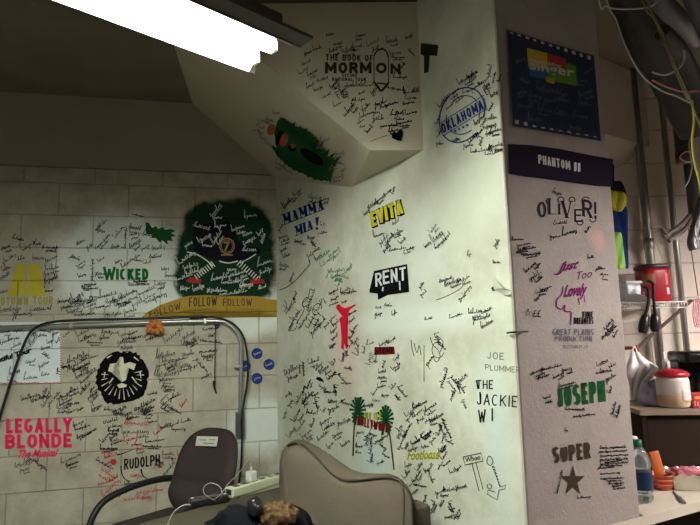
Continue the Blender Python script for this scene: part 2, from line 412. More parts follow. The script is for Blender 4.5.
def arc(cx, cy, rx, ry, a0, a1, n=7): return [(cx + rx * math.cos(R(a0 + (a1 - a0) * i / n)), cy + ry * math.sin(R(a0 + (a1 - a0) * i / n))) for i in range(n + 1)]
LET = {'A': [[(0, 0), (.5, 1)], [(.5, 1), (1, 0)], [(.2, .33), (.8, .33)]], 'B': [[(0, 0), (0, 1)], [(0, 1), (.6, 1)] + arc(.6, .77, .38, .23, 90, -90, 5) + [(0, .53)], [(.6, .53)] + arc(.6, .27, .4, .27, 90, -90, 5) + [(0, 0)]],
       'C': [arc(.5, .5, .5, .5, 50, 310, 12)], 'D': [[(0, 0), (0, 1)], [(0, 1), (.45, 1)] + arc(.45, .5, .55, .5, 90, -90, 9) + [(0, 0)]], 'E': [[(0, 0), (0, 1)], [(0, 1), (1, 1)], [(0, .52), (.8, .52)], [(0, 0), (1, 0)]],
       'F': [[(0, 0), (0, 1)], [(0, 1), (1, 1)], [(0, .52), (.8, .52)]], 'G': [arc(.5, .5, .5, .5, 50, 340, 12) + [(1, .42), (.55, .42)]], 'H': [[(0, 0), (0, 1)], [(1, 0), (1, 1)], [(0, .5), (1, .5)]], 'I': [[(.5, 0), (.5, 1)]],
       'J': [[(.85, 1), (.85, .3)] + arc(.45, .3, .4, .3, 0, -170, 7)], 'K': [[(0, 0), (0, 1)], [(0, .4), (.95, 1)], [(.3, .58), (1, 0)]], 'L': [[(0, 1), (0, 0)], [(0, 0), (1, 0)]], 'M': [[(0, 0), (0, 1)], [(0, 1), (.5, .25)], [(.5, .25), (1, 1)], [(1, 1), (1, 0)]],
       'N': [[(0, 0), (0, 1)], [(0, 1), (1, 0)], [(1, 0), (1, 1)]], 'O': [arc(.5, .5, .5, .5, 90, 450, 16)], 'P': [[(0, 0), (0, 1)], [(0, 1), (.6, 1)] + arc(.6, .74, .4, .26, 90, -90, 5) + [(0, .48)]], 'R': [[(0, 0), (0, 1)], [(0, 1), (.6, 1)] + arc(.6, .75, .38, .25, 90, -90, 5) + [(0, .5)], [(.45, .5), (1, 0)]],
       'S': [arc(.5, .74, .46, .26, 30, 270, 8) + arc(.5, .25, .48, .25, 90, -150, 8)], 'T': [[(.5, 0), (.5, 1)], [(0, 1), (1, 1)]], 'U': [[(0, 1), (0, .35)] + arc(.5, .35, .5, .35, 180, 360, 8) + [(1, 1)]], 'V': [[(0, 1), (.5, 0)], [(.5, 0), (1, 1)]],
       'W': [[(0, 1), (.26, 0)], [(.26, 0), (.5, .8)], [(.5, .8), (.74, 0)], [(.74, 0), (1, 1)]], 'Y': [[(0, 1), (.5, .5)], [(1, 1), (.5, .5)], [(.5, .5), (.5, 0)]], '!': [[(.5, 1), (.5, .34)], [(.5, .1), (.5, 0)]], '1': [[(.3, .8), (.6, 1), (.6, 0)]], '9': [arc(.5, .7, .45, .3, 0, 360, 10), [(.95, .7), (.8, 0)]]}
WID = {'I': .30, '!': .32, 'M': 1.3, 'W': 1.45, 'J': .8, 'L': .8, 'E': .85, 'F': .85, ' ': .5, '1': .5}
class Paint:
    """paint on one wall: shapes given where they stand on the wall's face"""
    def __init__(s, plane, wall): s.pl = plane; s.wall = wall; s.bm = B(); s.off = .0012
    def vert(s, x, y): return s.bm.verts.new(hit(x, y, s.pl, s.off))
    def poly(s, pts):
        if len(pts) < 3: return s
        vs = [s.vert(*p) for p in pts]
        f = s.bm.faces.new(vs)
        if len(pts) > 4: bmesh.ops.triangulate(s.bm, faces=[f])
        return s
    def text(s, body, p0, p1, p2, bold=0, shear=0, space=1, arc=0):
        vs, fs = glyphs(body, bold, shear, space)
        ux, uy = p1[0] - p0[0], p1[1] - p0[1]; wx, wy = p2[0] - p0[0], p2[1] - p0[1]
        new = [s.vert(p0[0] + u * ux + v * wx, p0[1] + u * uy + v * wy + arc * 4 * u * (1 - u)) for u, v in vs]
        for f in fs:
            try: s.bm.faces.new([new[i] for i in f])
            except ValueError: pass
        return s
    def stroke(s, pts, w, smooth=0, w2=None):
        if smooth: pts = [tuple(q)[:2] for q in catmull([(x, y, 0) for x, y in pts], smooth)]
        n = len(pts); prev = None
        for i in range(n):
            ax, ay = pts[max(i - 1, 0)]; bx, by = pts[min(i + 1, n - 1)]
            dx, dy = bx - ax, by - ay; l = math.hypot(dx, dy) or 1
            ww = (w if w2 is None else w + (w2 - w) * i / (n - 1)) / 2
            nx, ny = -dy / l * ww, dx / l * ww
            x, y = pts[i]; cur = (s.vert(x + nx, y + ny), s.vert(x - nx, y - ny))
            if prev: s.bm.faces.new((prev[0], prev[1], cur[1], cur[0]))
            prev = cur
        return s
    def block(s, body, p0, p1, p2, w=.2, gap=.28, roman=False, slits=False, rough=0):
        """brush or stencil capitals inside the parallelogram p0 (lower left), p1 (lower right), p2 (upper left); w: stroke / height"""
        ws = [WID.get(c, 1) for c in body]; tot = sum(ws) + gap * (len(body) - 1)
        ux, uy = p1[0] - p0[0], p1[1] - p0[1]; vx, vy = p2[0] - p0[0], p2[1] - p0[1]; H_ = math.hypot(vx, vy); L_ = math.hypot(ux, uy)
        wp_ = w * H_; mu = wp_ / 2 / L_; mv = wp_ / 2 / H_
        def tf(u, v_): return (p0[0] + u * ux + v_ * vx, p0[1] + u * uy + v_ * vy)
        x = 0
        for c, cw in zip(body, ws):
            a0 = x / tot + mu; a1 = (x + cw) / tot - mu; x += cw + gap
            if c == ' ': continue
            if a1 < a0: a0 = a1 = (a0 + a1) / 2
            for line in LET[c]:
                q = [tf(a0 + (a1 - a0) * u, mv + (1 - 2 * mv) * v_) for u, v_ in line]
                k = wp_
                if roman:
                    d = (line[-1][0] - line[0][0], line[-1][1] - line[0][1])
                    thin = abs(d[1]) < .05 or (abs(d[0]) > .05 and d[0] * d[1] > 0) or (c in 'MN' and line[0] == (0, 0))
                    k = wp_ * (.38 if thin else 1.15)
                    for e in (line[0], line[-1]):
                        if e[1] in (0, 1) and c not in '!' and not (c == 'A' and e[1] == 1) and not (c == 'M' and abs(e[0] - .5) < .1):
                            f = tf(a0 + (a1 - a0) * e[0], mv + (1 - 2 * mv) * e[1]); g = (ux / L_ * wp_ * .9, uy / L_ * wp_ * .9)
                            s.stroke([(f[0] - g[0], f[1] - g[1]), (f[0] + g[0], f[1] + g[1])], wp_ * .32)
                if len(q) == 2:      # square ends
                    dx, dy = q[1][0] - q[0][0], q[1][1] - q[0][1]; l = math.hypot(dx, dy) or 1; e = k * .45
                    if not roman: q = [(q[0][0] - dx / l * e, q[0][1] - dy / l * e), (q[1][0] + dx / l * e, q[1][1] + dy / l * e)]
                s.stroke(q, k)
        return s
    def ring(s, cx, cy, rx, ry, w, a0=0, a1=360, rot=0, n=40):
        c, sn = math.cos(R(rot)), math.sin(R(rot))
        pts = []
        for i in range(n + 1):
            a = R(a0 + (a1 - a0) * i / n); x, y = rx * math.cos(a), ry * math.sin(a)
            pts.append((cx + x * c - y * sn, cy + x * sn + y * c))
        return s.stroke(pts, w)
    def disc(s, cx, cy, rx, ry=None, n=20, rot=0):
        ry = ry or rx; c, sn = math.cos(R(rot)), math.sin(R(rot))
        return s.poly([(cx + rx * math.cos(2 * math.pi * i / n) * c - ry * math.sin(2 * math.pi * i / n) * sn, cy + rx * math.cos(2 * math.pi * i / n) * sn + ry * math.sin(2 * math.pi * i / n) * c) for i in range(n)])
    def done(s, name, m, label=None, kind=None):
        for f in s.bm.faces:
            f.normal_update()
            if f.normal.dot(s.pl.n) < 0: f.normal_flip()
        o = obj(name, s.bm, m, s.wall, label=label, keep=True); s.bm = B()
        if kind: o['kind'] = kind
        return o
    def spray(s, outline, feather, m, name, label, noise_=0):
        """sprayed patch: full cover inside, thinning out at the rim"""
        lay = s.bm.verts.layers.float.new('cover')
        cx = sum(p[0] for p in outline) / len(outline); cy = sum(p[1] for p in outline) / len(outline)
        L = len(outline); rings = []
        for k, (sc, cv) in enumerate(((.0, 1), (.5, 1), (1 - feather, .95), (1, .5), (1 + feather, .0))):
            ring = []
            for x, y in outline:
                v_ = s.vert(cx + (x - cx) * sc, cy + (y - cy) * sc); v_[lay] = cv; ring.append(v_)
                if k == 0: break
            rings.append(ring)
        for i in range(L): s.bm.faces.new((rings[0][0], rings[1][i], rings[1][(i + 1) % L]))
        for a, b in zip(rings[1:], rings[2:]):
            for i in range(L): s.bm.faces.new((a[i], a[(i + 1) % L], b[(i + 1) % L], b[i]))
        return s.done(name, m, label)
GL = {  # letter-like pen moves in a unit box
    0: [(0, 0), (.3, .9), (.5, 1), (.35, .2), (.6, 0), (1, .3)], 1: [(0, 0), (.5, .6), (.3, .7), (.2, .3), (.6, 0), (1, .2)],
    2: [(0, 0), (.2, .6), (.4, 0), (.6, .6), (.8, 0), (1, .2)], 3: [(0, .2), (.5, .6), (.7, .3), (.5, -.6), (.2, -.5), (1, .3)],
    4: [(0, 0), (.4, .5), (.5, .1), (.8, .5), (1, .1)], 5: [(0, 0), (.5, 1.3), (.8, 1.2), (.4, .0), (1, .2)],
    6: [(0, .1), (.4, .3), (.6, -.1), (1, .15)], 7: [(.1, .9), (.6, 1.1), (.1, .3), (.5, .0), (1, .3)]}
def sign(P, x, y, L, ang, h=None, w=.62):
    """one signature, centred at x, y"""
    h = 1.05 * (h or max(3.0, min(5.2, L * .33))); n = max(3, int(L / (h * .40)))
    c, s_ = math.cos(R(ang)), -math.sin(R(ang)); slant = rnd.uniform(-.1, .45)
    pts = []; big = rnd.random() < .6
    for i in range(n):
        g = GL[rnd.choice((0, 1, 2, 3, 4, 4, 5, 6, 1, 2)) if i else rnd.choice((0, 5, 7, 3))]
        k = h * (1.25 if (i == 0 and big) else rnd.uniform(.45, .9))
        for (u, v_) in g:
            X = (i + u) / n * L - L / 2 + slant * v_ * k + rnd.uniform(-.35, .35); Y = v_ * k - h * .4 + rnd.uniform(-.45, .45)
            pts.append((x + X * c + Y * s_, y + X * s_ - Y * c))
        if rnd.random() < .22 and len(pts) > 5:
            P.stroke(pts, w * rnd.uniform(.7, 1.1), 3); pts = []
    if len(pts) > 1: P.stroke(pts, w * rnd.uniform(.7, 1.1), 3)
    if rnd.random() < .3 and L > 9: sign(P, x - 0 * c + s_ * -h * 1.1 + rnd.uniform(-2, 2), y + c * h * 1.1, L * .62, ang + rnd.uniform(-6, 6), h * .6, w * .85)
    if rnd.random() < .2:
        P.stroke([(x - L / 2 * c + -h * s_ * .6, y - L / 2 * s_ + h * c * .6), (x + L / 2 * c - h * s_ * .6, y + L / 2 * s_ + h * c * .5)], w * .8)
def signs(P, data, m='ink', name='signatures', label=None, w=.45):
    for d in data: sign(P, d[0], d[1], d[2], d[3] if len(d) > 3 else 10, d[4] if len(d) > 4 else None, w * (d[5] if len(d) > 5 else 1))
    return P.done(name, K[m], label, 'stuff')

PB = Paint(BRICK, wb); PP = Paint(PIER, wp); PC = Paint(COLP, wc); PF = Paint(FRONT, beam); PU = Paint(UNDER, beam)
COLP_saved = COLP
PC.off = .0008; PP.off = .0015

# --- block wall
PB.off = .001
wob = lambda i, k: 1 + k * math.sin(i * 2.3) + k * math.sin(i * 5.1 + 1)
mural = [(186, 216), (196, 207), (210, 202), (230, 200), (250, 203), (264, 211), (271, 225), (273, 245), (274, 265), (273, 285), (268, 296), (245, 299), (225, 300), (205, 302), (186, 301), (178, 290), (175, 275), (177, 255), (180, 235)]
mural = [tuple(q)[:2] for q in catmull([(x, y, 0) for x, y in mural], 3, True)]
mural = [(x + rnd.uniform(-1.2, 1.2), y + rnd.uniform(-1.2, 1.2)) for x, y in mural]
PB.spray(mural, .15, paint('green_spray', (.012, .040, .020), brick=True, spray=14), 'green_mural', 'dark green sprayed cloud with a black pointed hat shape')
PB.off = .0018
ribbon_t = [(146, 313), (160, 305), (175, 300), (188, 296), (205, 295), (222, 297), (240, 296), (255, 296), (268, 299), (277, 300)]
ribbon_b = [(277, 317), (268, 313), (255, 308), (240, 308), (222, 310), (205, 308), (190, 309), (176, 313), (163, 317), (152, 319), (140, 319)]
PB.poly(ribbon_t + ribbon_b).done('ribbon_banner', K['gold'], 'ochre painted ribbon reading FOLLOW')
PB.poly([(-30, 322), (61, 322), (61, 383), (-30, 384)]).done('white_painted_panel', K['wpanel'], 'white painted rectangle with a red dotted border')
PB.off = .0024
# hat and striped bars
PB.poly([(193, 221), (222, 224), (226, 220), (231, 223), (238, 240), (244, 246), (258, 247), (262, 253), (250, 257), (240, 262), (225, 262), (213, 260), (205, 256), (194, 252), (193, 240)]).done('hat_shape', K['hat'], 'black pointed hat shape on the green cloud')
PB.off = .003
P_ = PB
P_.ring(227, 246, 7.2, 7.6, 1.1); P_.ring(227, 246, 5.6, 6, .6)
P_.text('7', (223.8, 251), (230, 251), (223.8, 241.5), .03); P_.stroke([(221, 255), (233, 255)], 1.2)
P_.done('numeral_badge', K['tan'], 'tan ringed numeral 7')
for (x0, y0, x1, y1) in ((213, 264, 196, 277), (239, 263, 257, 278)):
    n = 9; L = math.hypot(x1 - x0, y1 - y0); ex, ey = (x1 - x0) / L, (y1 - y0) / L
    for i in range(n):
        x = x0 + (x1 - x0) * i / (n - 1); y = y0 + (y1 - y0) * i / (n - 1); hw = 3.4 - .1 * i
        P_.stroke([(x - ey * hw, y + ex * hw), (x + ey * hw, y - ex * hw)], 1.05)
P_.stroke([(187, 252), (196, 254), (206, 260), (213, 266)], 1.2, 4); P_.stroke([(256, 254), (248, 259), (240, 263)], 1, 4)
P_.stroke([(219, 261), (228, 263), (238, 261)], 1.3, 4)
P_.done('striped_bars', K['white'], 'white stripes of two crossed bars')
P_.poly([(186, 281), (190, 277), (196, 278), (202, 280), (200, 283), (190, 283)]); P_.poly([(250, 280), (256, 278), (264, 280), (265, 283), (252, 284)])
P_.done('red_tips', K['red'], 'red tips of the striped bars')
P_.off = .0036
signs(P_, [(215, 210, 16, 50), (218, 217, 8, 0), (250, 215, 13, 10), (202, 226, 17, -15), (220, 225, 12, 10), (238, 227, 14, 20), (204, 237, 14, 30), (207, 245, 10, -5), (216, 237, 16, 60),
           (247, 233, 10, 20), (249, 240, 14, 30), (249, 249, 14, 0), (262, 238, 10, 70), (260, 232, 8, 60), (188, 244, 9, 40), (186, 257, 20, 35), (190, 265, 16, 20), (183, 276, 20, 20), (196, 270, 14, 15),
           (223, 276, 26, 12), (230, 281, 18, 5), (241, 279, 14, 10), (264, 262, 16, 20), (265, 270, 14, 20), (185, 288, 10, 10), (198, 287, 12, 20), (213, 289, 12, 0), (236, 291, 22, 8), (262, 287, 8, 20),
           (222, 290, 10, 5), (246, 284, 14, 5), (232, 269, 10, 10), (240, 272, 12, 20)], 'white', 'white_signatures', 'white signatures over the green mural')
P_.block('FOLLOW', (150, 318.5), (181, 309), (149, 311.5), .12, .3).block('FOLLOW', (189, 307), (217, 305.5), (189, 297.5), .12, .3).block('FOLLOW', (223, 306), (252, 306), (223, 298.5), .12, .3)
P_.done('ribbon_lettering', K['brown'], 'dark brown letters FOLLOW FOLLOW FOLLOW')
P_.off = .002
# WICKED
P_.block('W', (103, 280), (115.8, 280), (103, 266.5), .2).block('ICKED', (116.5, 280), (148.5, 280), (116.5, 268.5), .25, .2)
P_.done('green_lettering', K['sgreen'], 'green stencil letters on the white patch')
star = [(145.5, 222), (149, 223), (152, 228), (156, 226), (158, 229), (163, 227), (165, 230), (171, 229), (176, 231), (171, 233), (176, 236), (171, 237), (173, 241), (167, 239), (168, 245), (162, 240), (160, 243), (156, 238), (150, 238), (154, 235), (146, 234), (150, 231)]
P_.poly(star).done('green_splash', K['leaf'], 'green jagged splash of paint')
# yellow letter M block and TOUR line
for q in ([(16.5, 264), (25.5, 264), (25.7, 270), (19.3, 296), (8, 296)], [(26, 272), (28.5, 285), (29.8, 296), (20.6, 296)], [(27.6, 264), (40, 264), (44.8, 296), (31.8, 296), (30, 283)]): P_.poly(q)
P_.done('yellow_letter', K['mustard'], 'big mustard yellow slanted letter M')
P_.block('MOTOWN TOUR', (-6, 305.5), (53, 304.5), (-6, 297), .18, .3).done('yellow_green_lettering', K['must2'], 'mustard line of lettering under the big yellow letter')
# LEGALLY BLONDE
def stencil(P, s, p0, p1, p2, col, name, label, bold=.05, shear=0, space=1):
    P.text(s, p0, p1, p2, bold, shear, space); return P.done(name, K[col], label)
P_.block('LEGALLY', (6, 433.5), (72, 432.5), (6, 418.5), .23, .18).block('BLONDE', (5, 449), (72, 447.5), (5, 434.5), .24, .18).text('The Musical', (18, 458), (58, 456.5), (19, 450), .035, .35)
P_.done('pink_lettering', K['pink'], 'pink red stencil lettering in three lines')
# lion-coloured black roundel: generic burst of brush strokes
lion = [(113, 353), (124, 352), (136, 353), (142, 360), (148, 372), (147, 382), (143, 395), (133, 400), (120, 403), (108, 403), (102, 395), (96, 383), (98, 370), (104, 360)]
P_.poly([(122 + (q[0] - 122) * (1.0 + .035 * (-1) ** i), 377 + (q[1] - 377) * (1.0 + .035 * (-1) ** i)) for i, q in enumerate(catmull([(x, y, 0) for x, y in lion], 4, True))]).done('black_roundel', K['black'], 'black sprayed round burst with pale slits')
P_.off = .003
for a in range(0, 360, 14):
    if 185 < a < 345: continue
    r0, r1 = rnd.uniform(12, 15), rnd.uniform(20, 23); c, s_ = math.cos(R(a)), math.sin(R(a))
    P_.stroke([(122 + c * r0, 375 + s_ * r0 * 1.05), (122 + c * r1, 375 + s_ * r1 * 1.1)], .25, w2=1.1)
P_.poly([(120, 357), (123, 357), (124, 364), (130, 362), (136, 364), (134, 370), (129, 368), (126, 370), (126, 380), (122, 382), (119, 379), (119, 369), (114, 367), (111, 372), (108, 371), (110, 364), (116, 363), (121, 365)])
P_.poly([(117, 385), (122, 383), (127, 385), (126, 387), (119, 388)])
for x, y, x2, y2 in ((107, 358, 112, 355), (134, 357, 139, 361), (105, 372, 104, 378), (140, 372, 141, 378), (113, 378, 109, 384), (132, 377, 137, 383)): P_.stroke([(x, y), (x2, y2)], 1.6, w2=.5)
P_.done('pale_slits', K['pale'], 'pale unpainted slits in the black burst')
P_.off = .002
# reindeer left out: only the word and the red dot
P_.block('RUDOLPH', (124, 470), (160, 465), (124, 459), .14, .2).stroke([(117, 455), (124, 453), (134, 449)], 1.4, 3, .4).stroke([(121, 466), (122, 474), (126, 480), (131, 481)], 1.5, 4, .6).stroke([(141, 469), (143, 476), (150, 480)], 1.8, 3, .6)
P_.done('black_lettering', K['black'], 'black hand lettering with loose brush strokes')
P_.disc(113.5, 462, 3.1).done('red_dot', K['red'], 'red painted dot')
for i, (x, y) in enumerate(((257, 353.5), (245, 366), (269, 364.5), (257, 378.5))):
    o = P_.disc(x, y, 5.6).done('blue_dot', K['blue'], ('top', 'left', 'right', 'bottom')[i] + ' one of four dark blue painted dots'); 
P_.off = .003
for x, y in ((257, 353), (245, 366), (269, 364), (257, 378)): sign(P_, x, y, 7, 20, 2, .35)
P_.done('blue_dot_writing', K['skyb'], None, 'stuff')
P_.off = .003
P_.text('Beautiful Tour', (-14, 367), (32, 352.5), (-15, 361.5), .06, .1).done('panel_lettering', K['black'], 'bold black words on the white painted panel')
for i in range(26): P_.disc(60.5 + rnd.uniform(-.4, .4), 326 + i * 2.3, .8, .6, 6)
for i in range(44): P_.disc(60 - i * 1.6, 383 + rnd.uniform(-.5, .5), .8, .55, 6)
P_.done('red_border', K['red'], 'red dotted border')
P_.off = .002
for q in ((0, 0),):
    blk = [(18, 238, 12, -10), (5, 247, 10, 25), (28, 245, 16, 35), (37, 243, 8, 0), (50, 247, 16, 0, 3, 1.3), (8, 258, 16, 35), (21, 258, 8, 10), (38, 257, 12, 0), (51, 258, 14, 25), (52, 267, 14, 10), (51, 272, 16, 15), (50, 278, 16, 25), (4, 275, 12, 35),
           (49, 290, 8, 0), (4, 291, 8, 20), (10, 308, 22, 5), (40, 308, 22, 5), (22, 313, 20, 5), (6, 268, 9, 20), (80, 242, 9, 30), (76, 257, 10, -30), (80, 263, 11, 40), (82, 275, 8, 20), (77, 296, 13, 35), (74, 305, 18, 10), (86, 286, 10, 0),
           (102, 223, 12, 40), (100, 230, 10, -10), (102, 241, 20, 45, 4), (118, 232, 13, 55), (125, 237, 22, 88, 2.5), (135, 227, 12, -10), (135, 233, 12, 10), (134, 243, 14, 35), (115, 246, 9, 10), (89, 246, 8, 45), (145, 247, 10, 30),
           (92, 270, 22, 88, 2.5), (101, 259, 8, 40), (100, 273, 10, 0), (118, 261, 8, 30), (130, 260, 22, 35), (138, 260, 8, 0), (147, 262, 8, 10), (90, 284, 12, 0, 2), (90, 288, 16, 0, 2), (139, 284, 22, 3, 2.5), (140, 281, 14, 0, 2),
           (88, 299, 22, 12), (108, 294, 18, 15), (128, 292, 18, 15), (146, 290, 20, 25), (160, 283, 12, 10), (100, 306, 22, 8), (122, 303, 16, 10), (138, 302, 14, 25), (150, 300, 12, 20), (112, 300, 14, 5), (160, 295, 14, 20), (170, 275, 12, 5), (165, 268, 8, 10),
           (138, 215, 12, -12, 2), (148, 234, 12, -5), (158, 247, 14, 12), (155, 256, 12, 5), (88, 313, 16, 5), (112, 313, 18, 8), (130, 310, 14, 10),
           (82, 332, 14, 30), (84, 338, 14, 30), (110, 331, 18, 0), (126, 333, 16, 10), (126, 341, 20, 5), (146, 334, 10, 45, 4), (173, 334, 24, 38, 6), (188, 334, 14, 28), (191, 339, 16, 28), (188, 343, 14, 10), (210, 328, 16, 8, 4), (211, 335, 6, 0), (211, 341, 22, -8, 3), (95, 342, 16, 0, 2.5), (104, 337, 10, 5), (66, 334, 8, 40),
           (75, 357, 20, 30), (78, 362, 20, 28), (80, 367, 18, 28, 3, 1.3), (82, 373, 16, 28), (84, 379, 12, 40), (92, 372, 10, 40), (94, 356, 10, 20), (165, 354, 20, 12), (172, 361, 34, 18, 4), (188, 353, 12, 10), (165, 373, 22, 5), (182, 369, 16, 15), (184, 365, 12, 12), (200, 363, 12, -55), (206, 369, 8, -50), (208, 351, 18, 4, 2.5), (208, 356, 10, 0),
           (30, 396, 20, 15), (45, 401, 14, 60), (38, 398, 16, 20), (44, 393, 12, 70), (56, 395, 10, 50), (70, 391, 11, 35), (82, 389, 12, 60), (87, 386, 10, 50), (73, 403, 12, 8), (71, 411, 10, 25), (94, 398, 12, 50, 4, 1.3), (96, 407, 12, 30), (108, 409, 8, 0), (144, 404, 24, 28, 5, 1.3), (148, 410, 10, 0), (148, 414, 10, 0), (174, 396, 15, 28, 4, 1.4), (168, 385, 14, 0), (170, 389, 10, -5), (168, 404, 16, -35), (176, 410, 12, -30), (120, 410, 14, 40), (126, 413, 12, 20), (152, 393, 10, 10),
           (78, 423, 12, 20), (82, 427, 16, 18, 3.4, 1.5), (86, 433, 22, 26, 2.5), (110, 420, 16, 15), (133, 417, 12, 10), (113, 430, 12, 0, 3, 1.4), (105, 437, 12, 55), (113, 436, 10, 30), (135, 431, 28, 2), (152, 421, 10, 10), (144, 436, 10, 0), (155, 440, 20, 8, 3), (152, 446, 18, 0, 2), (109, 448, 18, 0, 2.5, 1.4), (140, 452, 8, 10),
           (70, 458, 22, 24), (72, 463, 12, 20, 3, 1.3), (22, 463, 16, 15), (33, 459, 12, -10), (42, 465, 14, -35), (105, 463, 20, -30), (160, 461, 12, -30), (168, 453, 12, 0), (169, 457, 14, -5), (168, 468, 18, 50), (126, 490, 12, 20), (128, 483, 8, 10)]
for (x0, y0, x1, y1, n) in ((62, 286, 150, 312, 12), (60, 388, 96, 412, 8), (100, 408, 200, 446, 12), (64, 330, 200, 344, 6), (150, 350, 215, 376, 5), (64, 352, 96, 384, 5)):
    blk += [(rnd.uniform(x0, x1), rnd.uniform(y0, y1), rnd.uniform(8, 15), rnd.uniform(0, 35), 3) for _ in range(n)]
signs(P_, blk, 'ink', 'signatures', 'black signatures on the block wall')
signs(P_, [(137, 422, 26, -2), (131, 438, 16, 20), (140, 444, 12, -10), (158, 431, 10, 45), (110, 455, 14, 20), (106, 452, 10, 0), (108, 472, 16, -35), (113, 478, 10, 30), (108, 489, 18, 45), (104, 482, 12, 20), (183, 403, 10, 60), (182, 452, 12, 35), (158, 465, 8, 0), (136, 475, 12, 0),
           (143, 491, 14, 10), (143, 497, 18, 2), (128, 499, 12, 10), (116, 492, 10, 40), (157, 489, 12, 8)], 'red', 'red_signatures', 'red signatures on the block wall')
P_.off = .0034
signs(P_, [(5, 331, 10, 5), (14, 338, 12, 10), (15, 345, 12, 25), (31, 341, 18, 55), (45, 330, 12, -10), (55, 333, 8, 30), (57, 340, 7, 60), (50, 341, 8, 30), (45, 347, 10, 12), (14, 371, 12, 20), (30, 377, 14, 5), (12, 380, 10, -10), (46, 355, 9, -30), (43, 364, 12, 28), (45, 374, 8, 10), (30, 361, 10, 10), (57, 371, 7, 85), (4, 341, 10, 20), (18, 329, 10, 5)], 'ink', 'panel_signatures', 'black signatures on the white painted panel')

# --- pier wall
P_ = PP
def serif_word(P, glyph_list, p0, ux, uy, w, h, gap, up):
    pass
P_.block('MAMMA', (284, 226), (324, 210.5), (282, 213.5), .20, .26, True).block('MIA', (296, 237), (313, 230), (294.5, 225.5), .20, .3, True).poly([(315, 218), (319, 216.5), (318, 225), (316.6, 226)]).disc(317, 228.5, 1.4)
# serifs, as on a roman face
for k in range(12):
    pass
P_.done('navy_lettering', K['navy'], 'navy blue two-line lettering')
P_.off = .0013
P_.block('EVITA', (372, 229), (404.5, 214.5), (369.3, 212.5), .34, .1).done('black_drop_lettering', K['black'], 'black outline of the yellow lettering')
P_.off = .0022
P_.block('EVITA', (371.8, 227.3), (403.3, 213), (369.6, 213), .2, .25).done('yellow_lettering', K['yellow'], 'yellow lettering with black outline')
P_.off = .0015
P_.poly([(374, 271), (407, 264), (409, 288), (409, 292), (388, 295), (378, 300), (377.5, 291), (369.5, 292.5), (369.5, 290), (377, 289)]).done('black_label_block', K['black'], 'black painted block behind white letters')
P_.off = .0024
for ch, x, y in (('R', 376, 286.5), ('E', 383.5, 284), ('N', 391.5, 282.5), ('T', 400, 281)):
    P_.block(ch, (x - .5, y + .5), (x + 6.2, y - 1), (x - 1, y - 13), .15)
P_.stroke([(383, 287), (382.5, 291)], 1.4); P_.stroke([(399.5, 281), (400, 290)], 1.4)
P_.done('white_block_letters', K['stencilw'], 'white letters on the black block')
P_.off = .0016
# OKLAHOMA
P_.ring(462, 115, 21.5, 28.5, 1.3, 22, 345, 24); P_.ring(463, 115, 16, 20, 1, 200, 350, 24); P_.ring(463, 115, 16, 20, 1, 30, 160, 24)
P_.done('blue_rings', K['blue'], 'two blue rings round the blue lettering')
P_.poly([(439, 124), (484, 95.5), (486.5, 108), (442.5, 135)]).done('pale_lettering_ground', K['pale'])
P_.off = .0024
P_.block('OKLAHOMA!', (442.8, 134), (486.5, 107.5), (440, 124.3), .19, .25)
P_.stroke([(439, 124), (484, 95)], .8); P_.stroke([(443, 136), (487, 108.5)], .8)
for x, y in ((455, 131), (459, 129), (463, 127), (467, 125)):
    P_.poly([(x + (1.7 if i % 2 == 0 else .7) * math.cos(R(i * 36 - 90)), y + (2 if i % 2 == 0 else .8) * math.sin(R(i * 36 - 90))) for i in range(10)])
P_.done('blue_lettering', K['blue'], 'blue block lettering across the rings')
P_.off = .0016
# red dancing shape
P_.poly([(336.5, 305), (339.5, 304), (341, 306.5), (345, 308), (350, 306.5), (355, 304), (355.5, 305.5), (350, 309.5), (348, 313), (347, 317), (345.5, 321), (346.5, 330), (346.5, 338), (347.5, 348), (346, 349), (344.5, 344), (343.5, 350), (341, 348), (341.5, 338), (340.5, 325), (339, 319), (342, 316), (339, 312), (336, 308)])
P_.done('red_figure_shape', K['redp'], 'tall red painted leaping shape')
P_.poly([(374.5, 347), (394, 346.5), (395, 354), (374, 355)]); P_.done('maroon_bar', K['maroon'])
P_.off = .0024
P_.block('STOMP', (375, 354.5), (394, 354), (375, 347), .12, .3).done('maroon_lettering', K['black'], 'dark maroon stencil word')
P_.off = .0016
# palms with arched words
for cx, cy, r, sx in ((358, 412, 18, 1), (385.5, 421, 19, 1)):
    for i in range(17):
        a = R(-90 + (i - 8) * 19); rr = r * (1.0 if abs(i - 8) < 5 else .75) * rnd.uniform(.85, 1)
        lx, ly = math.cos(a) * rr * .52, math.sin(a) * rr * 1.0
        P_.stroke([(cx, cy), (cx + lx * .5, cy + ly * .5), (cx + lx, cy + ly + 1.5)], 1.1, 0, 2.6)
P_.done('palm_crowns', K['dgreen'], 'crowns of two dark green painted palms')
P_.stroke([(356, 414), (354, 430), (353, 456)], 1.5, 3).stroke([(389, 430), (391.5, 448), (394, 470)], 1.5, 3).done('palm_trunks', K['brown'], 'thin trunks of the two painted palms')
P_.off = .0024
P_.block('MY 1ST', (365, 419.5), (381, 420), (365, 412), .2).done('palm_top_lettering', K['olive'])
P_.block('HOLLYWOOD', (357, 425), (388, 433), (357.5, 416), .17, .2).done('palm_red_lettering', K['maroon'], 'dark red word between the painted palms')
P_.off = .0016
P_.text('Footloose', (407, 460.5), (439, 459), (407.5, 450.5), .03, .25).stroke([(424, 457.5), (439, 458.5)], 1).done('olive_lettering', K['olive'], 'olive yellow handwritten word')
P_.block('JOE', (487, 358.5), (504, 360), (487, 351.5), .12).block('PLUMMER', (485, 370), (520, 373), (485, 364), .11).done('grey_lettering', K['grey'], 'thin grey hand lettering in two lines')
